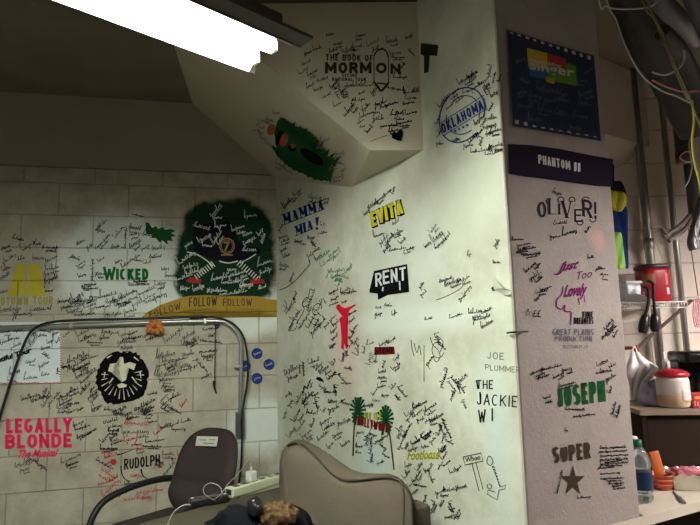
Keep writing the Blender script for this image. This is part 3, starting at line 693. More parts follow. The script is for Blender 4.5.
P_.block('THE', (476.5, 389), (493, 389), (476.5, 380), .12).block('JACKIE', (476.5, 404.5), (517, 407.5), (477, 393), .10).block('W I', (478, 423), (493, 421), (478, 410), .11).stroke([(476.5, 380), (478, 389)], 1.6).stroke([(480, 392), (480.5, 404)], 1.6)
P_.done('black_hand_lettering', K['ink'], 'black hand lettering in three lines')
# two outline drawings, arrow and sign
P_.stroke([(463, 457), (481, 453), (483, 461), (465, 465), (463, 457)], .8).stroke([(472, 463.5), (479, 491), (483, 489), (476, 463)], .7)
P_.text('Whoo', (465.5, 462.5), (480.5, 459.5), (465, 457.5), .01)
P_.stroke([(491, 466), (487, 463), (488, 457), (491, 457), (493, 462), (491, 465)], .7, 3).stroke([(492, 466), (497, 478), (500, 487), (506, 485), (505, 489), (499, 490), (497, 500), (487, 494), (488, 490), (495, 492)], .7).stroke([(488, 484), (487, 487), (490, 489), (492, 486), (489, 483.5)], .7, 2)
for i in range(7): P_.stroke([(493 + i * .9, 466 + i * 3), (495 + i * .9, 468 + i * 3)], .8)
P_.done('outline_drawing', K['ink'], 'black outline sign post and bent arrow')
P_.poly([(315.5, 379), (317, 377), (320, 377), (323, 379.5), (324, 383), (322, 381.5), (319, 381)]).done('black_mark', K['black'])
P_.stroke([(279, 290), (287, 287), (298, 278), (310, 264)], .7, 4)
P_.stroke([(284, 300), (287, 306), (284, 312)], .6, 3).stroke([(292, 301), (289, 308), (286, 314)], .6, 3)
for (cx, cy, rx, ry, rot) in ((317, 309, 4, 6, 30), (306, 302, 3, 5, 30), (315, 322, 4, 3, 20), (294, 325, 3, 6, 20), (438, 350, 6, 8, 0)): P_.ring(cx, cy, rx, ry, .6, 20, 340, rot, 24)
P_.stroke([(310, 288), (308, 298), (302, 304), (304, 310), (296, 324)], .6, 5).stroke([(411, 340), (412, 348), (414, 356)], .6, 3).stroke([(414, 343), (417, 353), (419, 345), (421, 355)], .6, 3).stroke([(424, 345), (424, 382)], .5, 3)
P_.stroke([(430, 337), (433, 345), (438, 350), (440, 357), (436, 362), (433, 356)], .6, 5).stroke([(436, 335), (443, 342), (440, 352)], .6, 4)
P_.stroke([(436, 300), (447, 296), (461, 288), (466, 279)], .5, 4)
P_.done('long_pen_strokes', K['ink'], None, 'stuff')
signs(P_, [(287, 203, 14, 55), (296, 197, 14, 50), (297, 192, 10, 40), (315, 196, 14, -8), (324, 199, 10, 20), (280, 228, 8, 60), (283, 236, 10, 18), (285, 243, 9, 20), (283, 249, 8, 30), (298, 241, 8, 10), (303, 243, 6, 0), (311, 237, 8, 10), (314, 243, 8, -50, 3, 1.4), (317, 249, 6, 20),
           (322, 232, 10, 8), (323, 224, 6, 0), (312, 252, 16, 42), (284, 265, 10, -10), (291, 277, 10, 65), (286, 255, 8, 20), (333, 291, 11, 30), (334, 298, 9, 30), (333, 303, 10, 20), (345, 292, 10, -5, 3, 1.3), (353, 291, 8, 10), (344, 301, 6, 20),
           (291, 304, 14, 60), (294, 296, 8, 60), (304, 318, 26, 60, 5), (310, 298, 20, 70), (318, 305, 16, 60, 6), (321, 322, 12, 50), (296, 314, 14, 55), (290, 326, 10, 60), (314, 329, 14, 50),
           (332, 318, 9, 50), (335, 323, 8, 45), (333, 330, 9, 50), (334, 337, 9, 50), (352, 312, 10, 30), (351, 320, 9, 40), (354, 328, 10, 55, 3, 1.3), (351, 335, 10, 55, 3, 1.3), (355, 341, 8, 60), (357, 350, 12, 88), (350, 344, 8, 40), (342, 357, 9, 85), (346, 353, 7, 85), (332, 345, 8, 40), (348, 368, 8, -10, 2.5),
           (290, 369, 16, 28), (292, 376, 12, 22), (304, 369, 14, -86, 2.5), (313, 361, 12, 20), (318, 366, 10, 50), (323, 369, 12, 40), (333, 362, 8, 75, 4), (331, 375, 12, 42, 3, 1.2), (343, 378, 15, -52), (308, 384, 10, 70), (324, 388, 12, -40), (330, 391, 12, 5), (336, 390, 12, -80, 3, 1.2), (288, 394, 7, 30), (298, 398, 14, 65), (307, 396, 15, 48, 4, 1.3), (303, 389, 8, 75, 3, 1.4), (315, 394, 8, 30, 3, 1.4), (317, 403, 12, -75, 4, 1.4), (306, 404, 5, 0), (323, 410, 5, 70),
           (333, 408, 12, 25), (345, 402, 10, -20), (296, 415, 14, 65), (312, 412, 12, -5), (312, 423, 10, 70), (300, 425, 14, 55), (325, 420, 14, 35), (328, 426, 14, 30), (343, 421, 14, 22), (331, 401, 7, 10), (290, 403, 8, 60), (291, 432, 12, 60), (306, 433, 12, 40), (322, 435, 14, 40), (337, 434, 12, 30), (345, 443, 10, 40), (330, 445, 8, 40), (284, 415, 8, 70), (308, 440, 10, 30),
           (360, 432, 8, 10), (366, 440, 12, 85), (373, 434, 9, -20), (379, 440, 9, 20), (370, 448, 12, 80), (385, 436, 8, 30), (383, 446, 10, -40), (359, 446, 7, 0, 3, 1.3), (358, 452, 6, 0), (386, 455, 9, -30), (376, 425, 8, 10), (368, 405, 10, 10), (376, 400, 8, 0), (371, 458, 10, 80), (380, 462, 8, 20),
           (372, 204, 12, 30), (380, 198, 12, 35), (387, 192, 10, 40), (393, 190, 8, 75), (366, 212, 8, 40), (379, 234, 12, 20), (383, 239, 14, 50), (389, 238, 12, 45), (397, 232, 12, 30), (386, 248, 10, 45, 3.5, 1.3), (396, 248, 18, 12), (402, 240, 8, 50), (410, 248, 9, 25, 3, 1.2), (395, 222, 8, 30),
           (437, 236, 14, 40), (440, 243, 16, 40, 3.5), (433, 228, 10, 60), (446, 236, 10, 45), (407, 252, 8, 20), (427, 244, 8, 40), (445, 279, 14, 20), (452, 281, 18, 22, 4), (463, 278, 14, 25), (466, 290, 12, 50), (462, 297, 9, 40), (421, 285, 8, 60), (423, 293, 8, 40), (378, 307, 6, 0), (388, 305, 8, 0), (378, 314, 8, 20), (394, 313, 6, 30),
           (455, 315, 14, 18, 4, 1.2), (475, 311, 14, 10), (481, 317, 18, 15, 4.5, 1.2), (486, 323, 14, 30), (486, 310, 12, 25), (428, 318, 8, 10), (497, 262, 8, 0), (496, 243, 9, 60), (469, 254, 5, 20),
           (438, 339, 14, -60, 4), (442, 345, 12, -40, 4), (429, 361, 12, 60, 4), (445, 374, 12, 75, 3.5), (442, 382, 12, 70), (456, 382, 16, -55, 4), (462, 387, 14, -60, 4), (452, 395, 12, 60), (465, 404, 10, -70), (461, 378, 14, 40),
           (370, 343, 8, 15), (384, 342, 12, 30), (391, 340, 10, 35), (369, 358, 14, 85), (383, 364, 8, 70), (396, 358, 8, 50), (396, 366, 10, 40), (382, 377, 10, 0), (382, 371, 8, 10), (381, 386, 9, 20, 3, 1.2), (393, 386, 7, 50), (402, 391, 14, -50, 4), (398, 397, 8, -50), (374, 392, 8, 60), (385, 395, 8, 10),
           (412, 409, 20, 42, 5), (419, 404, 16, 25, 4.5, 1.2), (409, 416, 12, 60), (429, 407, 16, 32), (430, 419, 12, 20), (436, 417, 16, 32, 3.5, 1.2), (420, 419, 8, 20), (406, 430, 18, 62), (398, 432, 14, 75), (400, 444, 12, 70), (415, 441, 10, 30, 3.5, 1.2), (420, 436, 12, 60, 3.5, 1.3), (426, 434, 12, 40, 3.5, 1.4), (432, 440, 8, 50), (439, 430, 12, 70), (447, 428, 22, -65, 3), (443, 437, 12, 60), (449, 441, 10, -30), (442, 448, 10, 45, 3, 1.2), (444, 455, 10, 60),
           (412, 449, 10, 20), (425, 446, 8, 10), (419, 466, 10, 60), (417, 475, 14, 60, 3.5, 1.2), (428, 468, 12, 50), (431, 476, 14, -70, 3.5), (439, 466, 8, 60), (446, 463, 10, 40), (453, 470, 9, 30, 5), (458, 468, 8, 60, 4), (420, 485, 14, -10, 3, 1.2), (414, 491, 8, 40), (440, 491, 12, 30), (450, 489, 14, 10), (461, 486, 12, 12), (444, 495, 8, 0), (408, 465, 8, 20), (406, 474, 10, 60), (411, 483, 9, 50), (424, 499, 10, 70), (432, 506, 12, 70), (428, 514, 12, 40), (452, 507, 12, -60, 3.5, 1.2), (456, 514, 12, 60, 3.5, 1.2), (449, 516, 10, 20), (441, 503, 8, 60),
           (465, 78, 18, 35, 4), (472, 74, 12, 38), (476, 86, 14, 35, 3.5, 1.2), (483, 81, 10, 35), (489, 71, 14, 78, 3.5), (493, 77, 12, 75), (486, 87, 8, 50), (455, 91, 9, 45), (446, 97, 10, 60), (441, 103, 10, 60), (437, 120, 9, 70), (438, 134, 8, 60), (489, 90, 11, -60), (494, 94, 9, 40), (490, 107, 9, 60), (490, 117, 13, 10), (489, 125, 14, 12), (494, 130, 12, 10), (489, 133, 8, 10),
           (473, 137, 14, 50, 3.5, 1.4), (478, 133, 12, 45), (480, 141, 9, 70), (468, 145, 10, 8), (486, 149, 12, 10), (495, 144, 14, 15), (497, 151, 10, 20), (456, 139, 8, 10), (475, 151, 10, 5), (440, 143, 8, 0), (459, 99, 10, 40), (466, 91, 8, 20), (449, 106, 9, 40), (454, 96, 9, 40), (478, 120, 12, 45), (458, 138, 6, 20)], 'ink', 'signatures', 'black signatures on the plaster wall')
signs(P_, [(322, 255, 18, 38), (327, 260, 18, 36), (333, 252, 14, 40), (334, 270, 16, 10), (342, 275, 14, -20), (338, 282, 10, 70), (348, 268, 10, 50), (345, 290, 10, 30), (333, 401, 8, 5)], 'green', 'green_signatures', 'faded green signatures')

# --- grey column
P_ = PC
P_.poly([(508, 144), (530, 145), (560, 149), (590, 155), (613, 159), (612.5, 187), (595, 186), (570, 181), (545, 178), (527, 177), (509, 174)]).done('dark_band', K['violet'], 'dark violet painted band with white stencil letters')
P_.off = .0016
P_.block('PHANTOM', (538.5, 163.5), (570.5, 170), (538, 154.5), .17, .25).block('II', (574, 171), (580.5, 172), (574, 162), .28, .1).done('white_stencil_lettering', K['stencilw'], 'white stencil letters on the dark band')
P_.off = .0008
def word(P, chars):
    for ch, x, y, w, h, b, a in chars: P.block(ch, (x, y), (x + w, y - w * a), (x - h * .02, y - h), .13, .2, ch in 'LIVR')
word(P_, [('O', 538, 217, 8.5, 16, .02, -.1), ('L', 548.5, 215, 8, 16, .02, 0), ('I', 558, 215, 3, 12, .03, 0), ('V', 561.5, 219, 11, 19, .01, 0), ('E', 574.5, 222, 8, 13, .02, 0), ('R', 582.5, 217, 10, 18, .02, -.2), ('!', 594, 219, 3, 17, .04, 0)])
for (x, y, r, a0, a1) in ((549, 201, 2.5, 90, 330), (561, 200, 3, 120, 400), (572, 200, 3, 150, 400), (580, 222, 3, -60, 200), (586, 201, 4, 100, 330), (593, 219, 3, 0, 180)): P_.ring(x, y, r, r, .9, a0, a1, 0, 16)
P_.done('dark_violet_lettering', K['dviolet'], 'dark violet curly lettering')
P_.text('Just', (556, 275), (577, 271), (559, 263), .03, .3).stroke([(566, 261), (564, 268), (559, 274), (554, 274)], 1.3, 4).text('Too', (577, 280), (592, 277), (577, 272), .0, .3)
P_.text('Lovely', (563, 301), (586, 299), (565, 285), .04, .3).stroke([(563, 286), (562, 294), (557, 300), (557, 307), (562, 309), (565, 305), (565, 311), (571, 312), (571, 319), (571, 325)], 1.1, 4).stroke([(578, 298), (580, 305)], .9).stroke([(584, 295), (585, 302)], .8)
P_.done('plum_lettering', K['plum'], 'plum purple cursive lettering')
P_.block('FINE', (582.5, 317.5), (593, 317.5), (582.5, 311.5), .2).block('DREAMERS', (574, 324), (593.5, 324), (574, 317.5), .14).done('small_black_stencil', K['ink'], 'small black stencil words')
P_.block('GREAT PLAINS', (553, 335.2), (594, 335.2), (553, 329), .15).block('PRODUCTION', (555, 341.5), (592, 341.5), (555, 336), .15).done('grey_blue_stencil', K['greyblue'], 'faded grey blue stencil words')
P_.text('GOTHAM 19', (563, 348.5), (588, 348.5), (563, 345), .0).done('small_pencil_words', K['grey'])
P_.block('JOSEPH', (558, 408), (606, 401.5), (556.5, 386.5), .19, .16).done('forest_lettering', K['forest'], 'dark green stencil letters')
P_.block('SUPER', (553.5, 463.5), (591, 458.5), (552.5, 447), .2, .2)
P_.poly([(573 + (13.5 if i % 2 == 0 else 5) * .93 * math.cos(R(i * 36 - 90)), 481 + (16 if i % 2 == 0 else 6) * math.sin(R(i * 36 - 90))) for i in range(10)])
P_.done('brown_star_lettering', K['brown'], 'brown stencil word above a brown star')
for (x, y, r) in ((528, 313, 4.2), ): P_.stroke([(x + r * math.cos(R(i * 144 - 90)), y + r * math.sin(R(i * 144 - 90))) for i in range(6)], .7)
P_.text('££', (533, 317), (541, 317), (533, 310), .0)
signs(P_, [(518, 239, 12, 5, 2.5), (524, 244, 14, 12, 2.5), (527, 248, 18, 10, 2.5), (522, 251, 12, 8, 2.5), (532, 254, 18, 8, 2.2), (530, 267, 14, 45, 3.5, 1.2), (537, 266, 9, 50), (535, 275, 14, 35, 4.5), (539, 279, 9, 40), (541, 291, 12, 15, 3), (546, 288, 12, 20, 2), (537, 298, 8, 50), (569, 232, 16, 15), (560, 222, 14, 5), (555, 236, 10, 5), (590, 257, 7, 10), (600, 268, 10, 10), (604, 274, 8, 0), (605, 279, 6, -5), (557, 192, 10, -20), (587, 229, 8, 60),
           (608, 324, 13, 55), (611, 330, 14, 50), (604, 335, 9, 45), (537, 371, 16, 25, 3), (551, 367, 22, 15, 3.2), (543, 376, 14, 18, 2.8), (558, 375, 12, 30, 2.8), (567, 369, 10, 12), (602, 362, 12, 25), (606, 370, 12, 5), (610, 377, 12, 35), (600, 372, 8, 10), (612, 365, 8, 30), (567, 384, 18, 15, 2.5), (547, 397, 8, 15, 2.5), (549, 402, 8, 10, 2.2), (575, 409, 20, -3, 2.3), (584, 415, 22, 8, 2.3), (613, 408, 14, 75, 4), (617, 414, 9, 70), (610, 390, 7, 60, 3, 1.2),
           (613, 447, 26, 2, 2), (613, 451, 28, 3, 2), (614, 455, 28, 3, 2), (614, 459, 28, 3, 2), (614, 463, 28, 4, 2), (606, 467, 16, 4, 2), (610, 473, 20, 4, 2), (612, 478, 24, 3, 2.2), (616, 483, 16, 4, 2.2), (619, 488, 12, 5, 2.5), (559, 482, 24, 78, 2.6), (584, 497, 14, 5, 2), (566, 430, 3, 0)], 'ink', 'signatures', 'black handwriting on the grey column', .5)

# --- beam front and underside
P_ = PF
P_.block('THE BOOK OF', (325.5, 60.5), (373, 61.5), (325.5, 54), .2).block('MORM', (325, 73.5), (371.5, 73.5), (325, 62), .26, .2).block('O', (375.8, 73.5), (386.8, 73.5), (375.8, 62.5), .26).block('N', (390.5, 74), (400.5, 74), (390.5, 63.5), .26)
P_.block('SECOND', (342, 76.9), (357, 77), (342, 73.6), .22).block('NATIONAL TOUR', (332, 80.8), (366, 81.2), (332, 77.3), .22)
P_.stroke([(374, 56), (374, 82)], 1).stroke([(388.5, 57), (388.5, 83)], 1).stroke([(374, 56), (377, 51), (382, 49), (386, 51), (388.5, 57)], 1.5, 3).stroke([(374, 82), (378, 87), (381, 91), (385, 87), (388.5, 83)], 2.2, 3).stroke([(377, 83), (386, 84)], 1.6)
P_.done('brown_lettering', K['brown'], 'brown stencil letters with a tall framed letter O')
P_.poly([(391.5, 134), (394, 131.5), (397, 133), (399.5, 130), (403, 130.5), (403, 135), (401, 141), (396, 140), (392, 138)]).done('black_heart', K['black'], 'small black heart')
signs(P_, [(333, 50, 10, 20), (348, 49, 14, 10), (357, 46, 10, 10), (372, 42, 14, 30), (378, 48, 12, 5), (395, 52, 12, 5), (398, 57, 14, 0, 2), (412, 52, 10, -50), (322, 78, 12, 20), (334, 83, 12, 50, 4, 1.3), (342, 92, 14, -60, 5, 1.2), (348, 92, 14, -70, 5), (352, 84, 14, 5), (366, 84, 14, 5), (373, 90, 12, 75, 5, 1.1), (358, 99, 14, 5, 3.5, 1.2), (362, 92, 8, 20), (350, 107, 12, 50, 4, 1.3), (346, 113, 8, 50), (365, 107, 12, 45, 4), (380, 102, 14, 25), (391, 103, 14, 15), (406, 103, 8, 5),
           (396, 88, 20, -10, 4), (411, 91, 16, 8, 4), (410, 97, 12, 0), (400, 76, 14, 0), (366, 114, 16, 22, 3.5), (378, 118, 12, 5), (360, 121, 8, 40), (369, 129, 9, 50, 3.5, 1.4), (362, 126, 6, 10), (397, 113, 14, 8, 3.5, 1.3), (399, 118, 10, 0), (411, 112, 12, 15), (389, 125, 18, 5, 3, 1.4), (404, 122, 16, 12, 3, 1.4), (395, 130, 14, 10, 3, 1.3), (318, 88, 10, 20), (326, 95, 10, 30), (337, 104, 9, 30), (402, 65, 8, 50), (306, 62, 10, 30), (312, 72, 12, 30), (303, 70, 12, 35), (310, 85, 10, 30), (308, 52, 9, 20), (317, 48, 9, 20), (384, 106, 9, 20), (376, 112, 7, 10), (338, 43, 10, 10), (360, 35, 10, 10), (392, 40, 12, 10), (408, 36, 8, 30), (330, 34, 9, 15)], 'ink', 'signatures', 'black signatures on the beam front')
P_.stroke([(371, 141), (388, 135)], .5).done('pen_line', K['ink'])
P_ = PU
def leafy(P, spine, wid, teeth):
    pts = catmull([(x, y, 0) for x, y in spine], teeth); L = len(pts); a = []; b = []
    for i, q in enumerate(pts):
        k = i / (L - 1); w = wid * math.sin(math.pi * min(1, k * .9 + .08)) * (1.25 if i % 2 else .8)
        d = pts[min(i + 1, L - 1)] - pts[max(i - 1, 0)]; n = Vector((-d.y, d.x, 0)).normalized(); f = d.normalized() * (2 if i % 2 else 0)
        a.append((q + n * w + f)[:2]); b.append((q - n * w + f)[:2])
    P.poly(a + b[::-1])
for sp, w, t_ in (([(280, 118), (294, 130), (310, 142), (326, 152)], 4.5, 7), ([(272, 146), (286, 160), (302, 170), (322, 176)], 3.6, 7), ([(300, 128), (308, 136), (318, 142)], 4, 6), ([(304, 150), (318, 160), (334, 170)], 5, 6), ([(296, 164), (312, 174), (328, 180)], 4, 6)):
    leafy(P_, sp, w, t_)
for i in range(16):
    k = i / 15; x, y = 290 + 42 * k, 126 + 34 * k; P_.poly([(x - 3, y + 4), (x + 6 + 3 * (i % 2), y - 5 + 2 * (i % 3)), (x + 3, y + 7)])
    x, y = 276 + 52 * k, 152 + 24 * k; P_.poly([(x - 3, y - 5), (x + 2, y + 6 + 2 * (i % 2)), (x + 5, y - 4)])
P_.poly([(278, 120), (284, 118), (300, 132), (316, 146), (330, 162), (334, 172), (318, 172), (300, 166), (286, 158), (276, 146), (274, 132)])
P_.done('green_feathers', K['leaf'], 'jagged green painted feathers')
P_.off = .0022
P_.disc(312, 157, 14, 5, 20, 34).disc(279, 138, 3, 8, 14, 20).disc(292, 148, 4, 3.5, 14, 20).done('dark_shapes', K['black'], 'dark oval shapes')
P_.off = .003
P_.disc(271, 130, 4.2, 5.5, 14, 20).disc(284, 140, 4, 7, 14, 18).disc(293, 146, 2.4, 2.4, 10, 0).done('orange_shapes', K['orange'], 'dull orange painted shapes')
P_.off = .0015
signs(P_, [(263, 120, 12, -5), (260, 126, 9, -30), (261, 134, 12, -60), (270, 119, 10, -20), (324, 140, 12, 20), (322, 147, 9, -20), (339, 153, 10, 5), (341, 163, 9, -20), (333, 168, 8, 0), (337, 176, 12, 10), (343, 170, 7, 30), (268, 143, 9, -40), (280, 164, 12, -30), (288, 170, 12, -30), (276, 112, 8, 0)], 'grey', 'signatures', 'faded signatures beside the feathers')
wall_tape = Paint(PIER, None)

# ------------------------------------------------------------------ object materials
M = dict(
    housing=mat('dark_enamel', (.05, .045, .04), .5), reflector=mat('white_enamel', (.85, .86, .82), .35, var=.02),
    galv=mat('galvanised', (.42, .42, .40), .35, .85, var=.15, scale=30), darkpipe=mat('dark_pipe', (.05, .05, .055), .35, .4, var=.3), shinypipe=mat('shiny_pipe', (.15, .16, .18), .42, .6),
    duct=mat('black_insulation', (.035, .032, .028), .45, var=.3, scale=20, bump=.5, bscale=30),
    blackrub=mat('black_rubber', (.012, .012, .013), .45), blackpl=mat('black_plastic', (.015, .015, .016), .3), whitepl=mat('white_plastic', (.72, .72, .70), .35, var=.04),
    cream=mat('cream_plastic', (.52, .54, .38), .4, var=.08), chair=mat('chair_fabric', (.050, .036, .036), .9, var=.18, scale=90, bump=.6, bscale=260, sheen=0),
    sofa=mat('sofa_fabric', (.115, .095, .072), .95, var=.10, scale=160, bump=.6, bscale=420, sheen=0), sofa2=mat('sofa_fabric_dark', (.060, .053, .037), .95, var=.15, scale=120, bump=.6, bscale=420, sheen=0),
    piping=mat('sofa_piping', (.06, .05, .038), .9), paper=mat('label_paper', (.66, .66, .60), .7, var=.05), jacket=mat('black_cloth', (.004, .004, .006), .9, var=.4, bump=.6, bscale=60),
    fur=mat('tan_fluff', (.09, .052, .026), .95, var=.5, scale=60, bump=.8, bscale=120), flower=mat('orange_petals', (.50, .16, .03), .7, var=.35, scale=60), navyc=mat('navy_cloth', (.006, .009, .016), .8),
    redpl=mat('red_plastic', (.34, .008, .022), .3, var=.08), blacklid=mat('black_lid', (.03, .02, .02), .35), label=mat('brown_label', (.28, .11, .04), .5, var=.5, scale=40), white=mat('white_label', (.75, .72, .72), .5, var=.05),
    wire=mat('white_coated_wire', (.75, .74, .70), .35, var=.03), clear=mat('frosted_plastic', (.66, .74, .82), .3, var=.05, trans=.08), steel=mat('strut_steel', (.20, .18, .16), .6, .2),
    bag=mat('white_bag_plastic', (.86, .85, .88), .4, var=.04, bump=.5, bscale=30), jar=mat('jar_plastic', (.74, .70, .66), .2, var=.03, trans=.12), powder=mat('beige_powder', (.52, .38, .25), .9),
    bluebag=mat('grey_blue_plastic', (.30, .33, .45), .3, var=.4, scale=25, bump=.8, bscale=30), redbox=mat('red_carton', (.42, .02, .04), .45, var=.15), gold=mat('yellow_print', (.65, .38, .05), .5),
    cab=mat('brown_cabinet', (.020, .013, .009), .8, var=.3, scale=5), shelfwood=mat('shelf_edge', (.23, .17, .13), .45, var=.25, scale=20), counter=mat('counter_paint', (.62, .57, .49), .5, var=.1, scale=6, bump=.2, bscale=20),
    panel=mat('counter_panel', (.27, .24, .20), .7), pet=mat('clear_bottle', (.75, .82, .86), .08, var=.02, trans=.9), bluelab=mat('blue_label', (.006, .025, .09), .35, var=.4, scale=60), gcap=mat('green_cap', (.005, .12, .05), .4),
    orange=mat('orange_plastic', (.50, .075, .025), .35, var=.1), orangep=mat('orange_packet', (.50, .12, .025), .4, var=.2, scale=30), foil=mat('foil', (.62, .62, .56), .28, .9, var=.1, scale=40, bump=.4, bscale=50), pinkf=mat('pink_frosting', (.50, .16, .20), .6, var=.45, scale=40, bump=.8, bscale=50),
    knife=mat('knife_grey', (.10, .09, .08), .4, .4), blueb=mat('blue_fabric', (.010, .03, .13), .8, var=.3, scale=30, bump=.5), yellowb=mat('yellow_fabric', (.42, .38, .015), .7, var=.3, scale=30), lime=mat('lime_fabric', (.30, .60, .10), .7), blackb=mat('black_fabric', (.015, .015, .015), .8),
    ywire=mat('yellow_cable', (.17, .135, .05), .5), ybright=mat('bright_yellow_cable', (.45, .36, .03), .5), wwire=mat('white_cable', (.42, .42, .38), .4), pwire=mat('pink_cable', (.45, .14, .16), .5), redw=mat('red_cable', (.25, .03, .025), .5),
    poster=mat('navy_banner', (.010, .026, .085), .45, var=.5, scale=14), pyel=mat('banner_yellow', (.55, .42, .04), .5), pgrn=mat('banner_green', (.10, .30, .03), .5), pred=mat('banner_red', (.40, .03, .03), .5), pblu=mat('banner_blue', (.02, .12, .35), .5), pwhite=mat('banner_white', (.60, .60, .58), .5), ppen=mat('banner_pen', (.10, .13, .22), .5),
    grey=mat('grey_cap', (.35, .33, .30), .5), coffee=mat('coffee_maker_black', (.008, .008, .009), .25), redtape=mat('red_tape', (.35, .03, .03), .5), stripe=mat('pink_white_cord', (.62, .30, .34), .5, var=.7, scale=80))
def emat(name, col, s):
    m = bpy.data.materials.new(name); m.use_nodes = True; nt = m.node_tree; nt.nodes.clear()
    e = nt.nodes.new('ShaderNodeEmission'); e.inputs[0].default_value = (*col, 1); e.inputs[1].default_value = s
    o = nt.nodes.new('ShaderNodeOutputMaterial'); nt.links.new(e.outputs[0], o.inputs[0]); return m

# ------------------------------------------------------------------ fluorescent fixtures
def fixture(p, ang, length, width, label, em, group=None):
    """p: middle, at the height of the tubes; ang: direction of its long axis"""
    t_ = thing('fluorescent_light', label, 'ceiling light', p, ang)
    h = length / 2; w = width / 2
    bm = B()
    prof = [(-w, .0), (-w * .45, .045), (w * .45, .045), (w, .0)]
    a = [bm.verts.new((-h, y, z)) for y, z in prof]; b = [bm.verts.new((h, y, z)) for y, z in prof]
    for i in range(3): bm.faces.new((a[i], a[i + 1], b[i + 1], b[i]))
    r = lobj('reflector', bm, M['reflector'], t_); sd = r.modifiers.new('s', 'SOLIDIFY'); sd.thickness = .002; sd.offset = 1
    bm = B(); box(bm, (0, 0, .085), (length + .02, width * .55, .07), bevel=.006)
    lobj('housing', bm, M['housing'], t_)
    bm = B()
    box(bm, (.008, -w - .028, .012), (length + .05, .052, .010)); box(bm, (.008, -w - .001, .02), (length + .05, .004, .03)); box(bm, (.008, w + .004, .02), (length + .03, .004, .035))
    lobj('skirt', bm, M['housing'], t_)
    bm = B(); box(bm, (-(h - .004), 0, .022), (.012, width * .62, .06), bevel=.003); lobj('end_plate', bm, M['reflector'], t_)
    for s_ in (-1, 1):
        bm = B(); tube(bm, [(-h + .03, s_ * w * .42, .011), (h - .03, s_ * w * .42, .011)], .017, 12); lobj('tube', bm, em, t_, True)
        for e_ in (-1, 1):
            bm = B(); box(bm, (e_ * (h - .018), s_ * w * .42, .012), (.014, .03, .03), bevel=.003); lobj('lamp_holder', bm, M['reflector'], t_)
    for s_ in (-1, 1):
        bm = B(); tube(bm, [(s_ * h * .6, 0, .115), (s_ * h * .6, 0, ZC - p[2])], .004, 6); lobj('hanger_rod', bm, M['steel'], t_)
    return t_
zL = 1.45 + .80
e1 = atz(252, 73, zL); e2 = atz(288, 44, zL)
print('fixture end', e1, e2, (e1 - e2).length)
a_ = R(44); ax = Vector((math.cos(a_), math.sin(a_), 0)); mid = (e1 + e2) / 2 - ax * .61
wd = abs((e1 - e2).dot(Vector((-ax.y, ax.x, 0))))
print('fixture width', wd)
fixture((mid.x, mid.y, zL), a_, 1.22, wd, 'white glowing strip light hanging at the upper left', emat('lamp_cool', (.95, 1.0, .87), 84))
fixture((2.7, 1.65, 1.45 + .64), R(30), 1.22, .2, 'strip light hanging behind the viewer on the right', emat('lamp_warm', (1.0, .88, .81), 120))

# ------------------------------------------------------------------ things on the block wall
def cyl_between(bm, a, b, r, seg=14): return tube(bm, [a, b], r, seg)
cdt = thing('conduit', 'grey metal conduit bending down the block wall to a box', 'conduit', hit(240, 436, BRICK, .04))
pp = [hit(-40, 329, BRICK, .04), hit(60, 326, BRICK, .04), hit(150, 322.5, BRICK, .04), hit(214, 321, BRICK, .04), hit(226, 323, BRICK, .04), hit(235, 330, BRICK, .04), hit(240.5, 342, BRICK, .04), hit(241, 360, BRICK, .04), hit(240.5, 400, BRICK, .04), hit(240, 416, BRICK, .04)]
obj('pipe', tube(B(), catmull(pp, 5), .0135, 12), M['galv'], cdt, True)
bm = B(); q = hit(240, 424, BRICK, .032); box(bm, q, (.055, .05, .14), rz(R(12.4)), .005); obj('junction_box', bm, mat('dark_grey_box', (.09, .095, .09), .5, .3), cdt)
for x, y in ((72, 325.5), (205, 321)):
    bm = B(); q = hit(x, y, BRICK, .03); box(bm, q, (.02, .058, .034), rz(R(12.4)), .003); obj('strap', bm, M['galv'], cdt)
bm = B(); q = hit(238, 366, BRICK, .03); box(bm, q, (.05, .058, .018), rz(R(12.4)), .003); obj('strap', bm, M['galv'], cdt)
def cord(name, label, cat, pts, r, m, smooth=6, seg=8):
    bm = tube(B(), catmull(pts, smooth), r, seg); o = obj(name, bm, m, None, True); origin_to(o, pts[0]); return tag(o, label, cat)
H = lambda x, y, o=.07: hit(x, y, BRICK, o)
cord('black_hose', 'thick black cable sagging from the conduit across the white panel', 'cable', [H(-4, 432), H(2, 410), H(14, 372), H(25, 342), H(34, 329, .075), H(50, 322.5, .075), H(80, 320, .072), H(130, 319, .07), H(180, 317.5, .07), H(205, 316.5, .07)], .008, M['blackrub'])
cord('power_cable', 'black cable looping off the conduit bend and down behind the chair', 'cable', [H(190, 318.5, .06), H(215, 317.5, .062), H(232, 323, .065), H(243, 336, .065), H(247.5, 358, .065), H(247.5, 380, .065), H(243.5, 405, .06), H(241.5, 420, .075), H(242, 440, .055), H(241, 465, .05), H(239, 485, .05), H(238, 510, .05)], .0065, M['blackrub'])
hc = thing('pull_string', 'thin black cord hanging straight down from the conduit', 'cord', H(215, 392, .05))
obj('strand', tube(B(), [H(215.5, 321, .06), H(215.2, 345, .05), H(214.8, 375, .05), H(215, 385, .05)], .0035, 6), M['blackrub'], hc, True)
bm = B(); tube(bm, [H(214.5, 381, .05), H(213.8, 384, .05), H(214.5, 388, .05), H(216.5, 394, .05)], lambda k: .010 * (1 - k * .75), 8); obj('knot', bm, M['blackrub'], hc, True)
bm = B(); q = H(216.5, 323.5, .05); box(bm, q, (.032, .03, .026), rz(R(12)), .005); obj('clip', bm, M['blackpl'], hc)
fw = thing('artificial_flower', 'small orange artificial flower tied to the conduit', 'flower', H(155, 327, .065))
c = H(155, 327, .068)
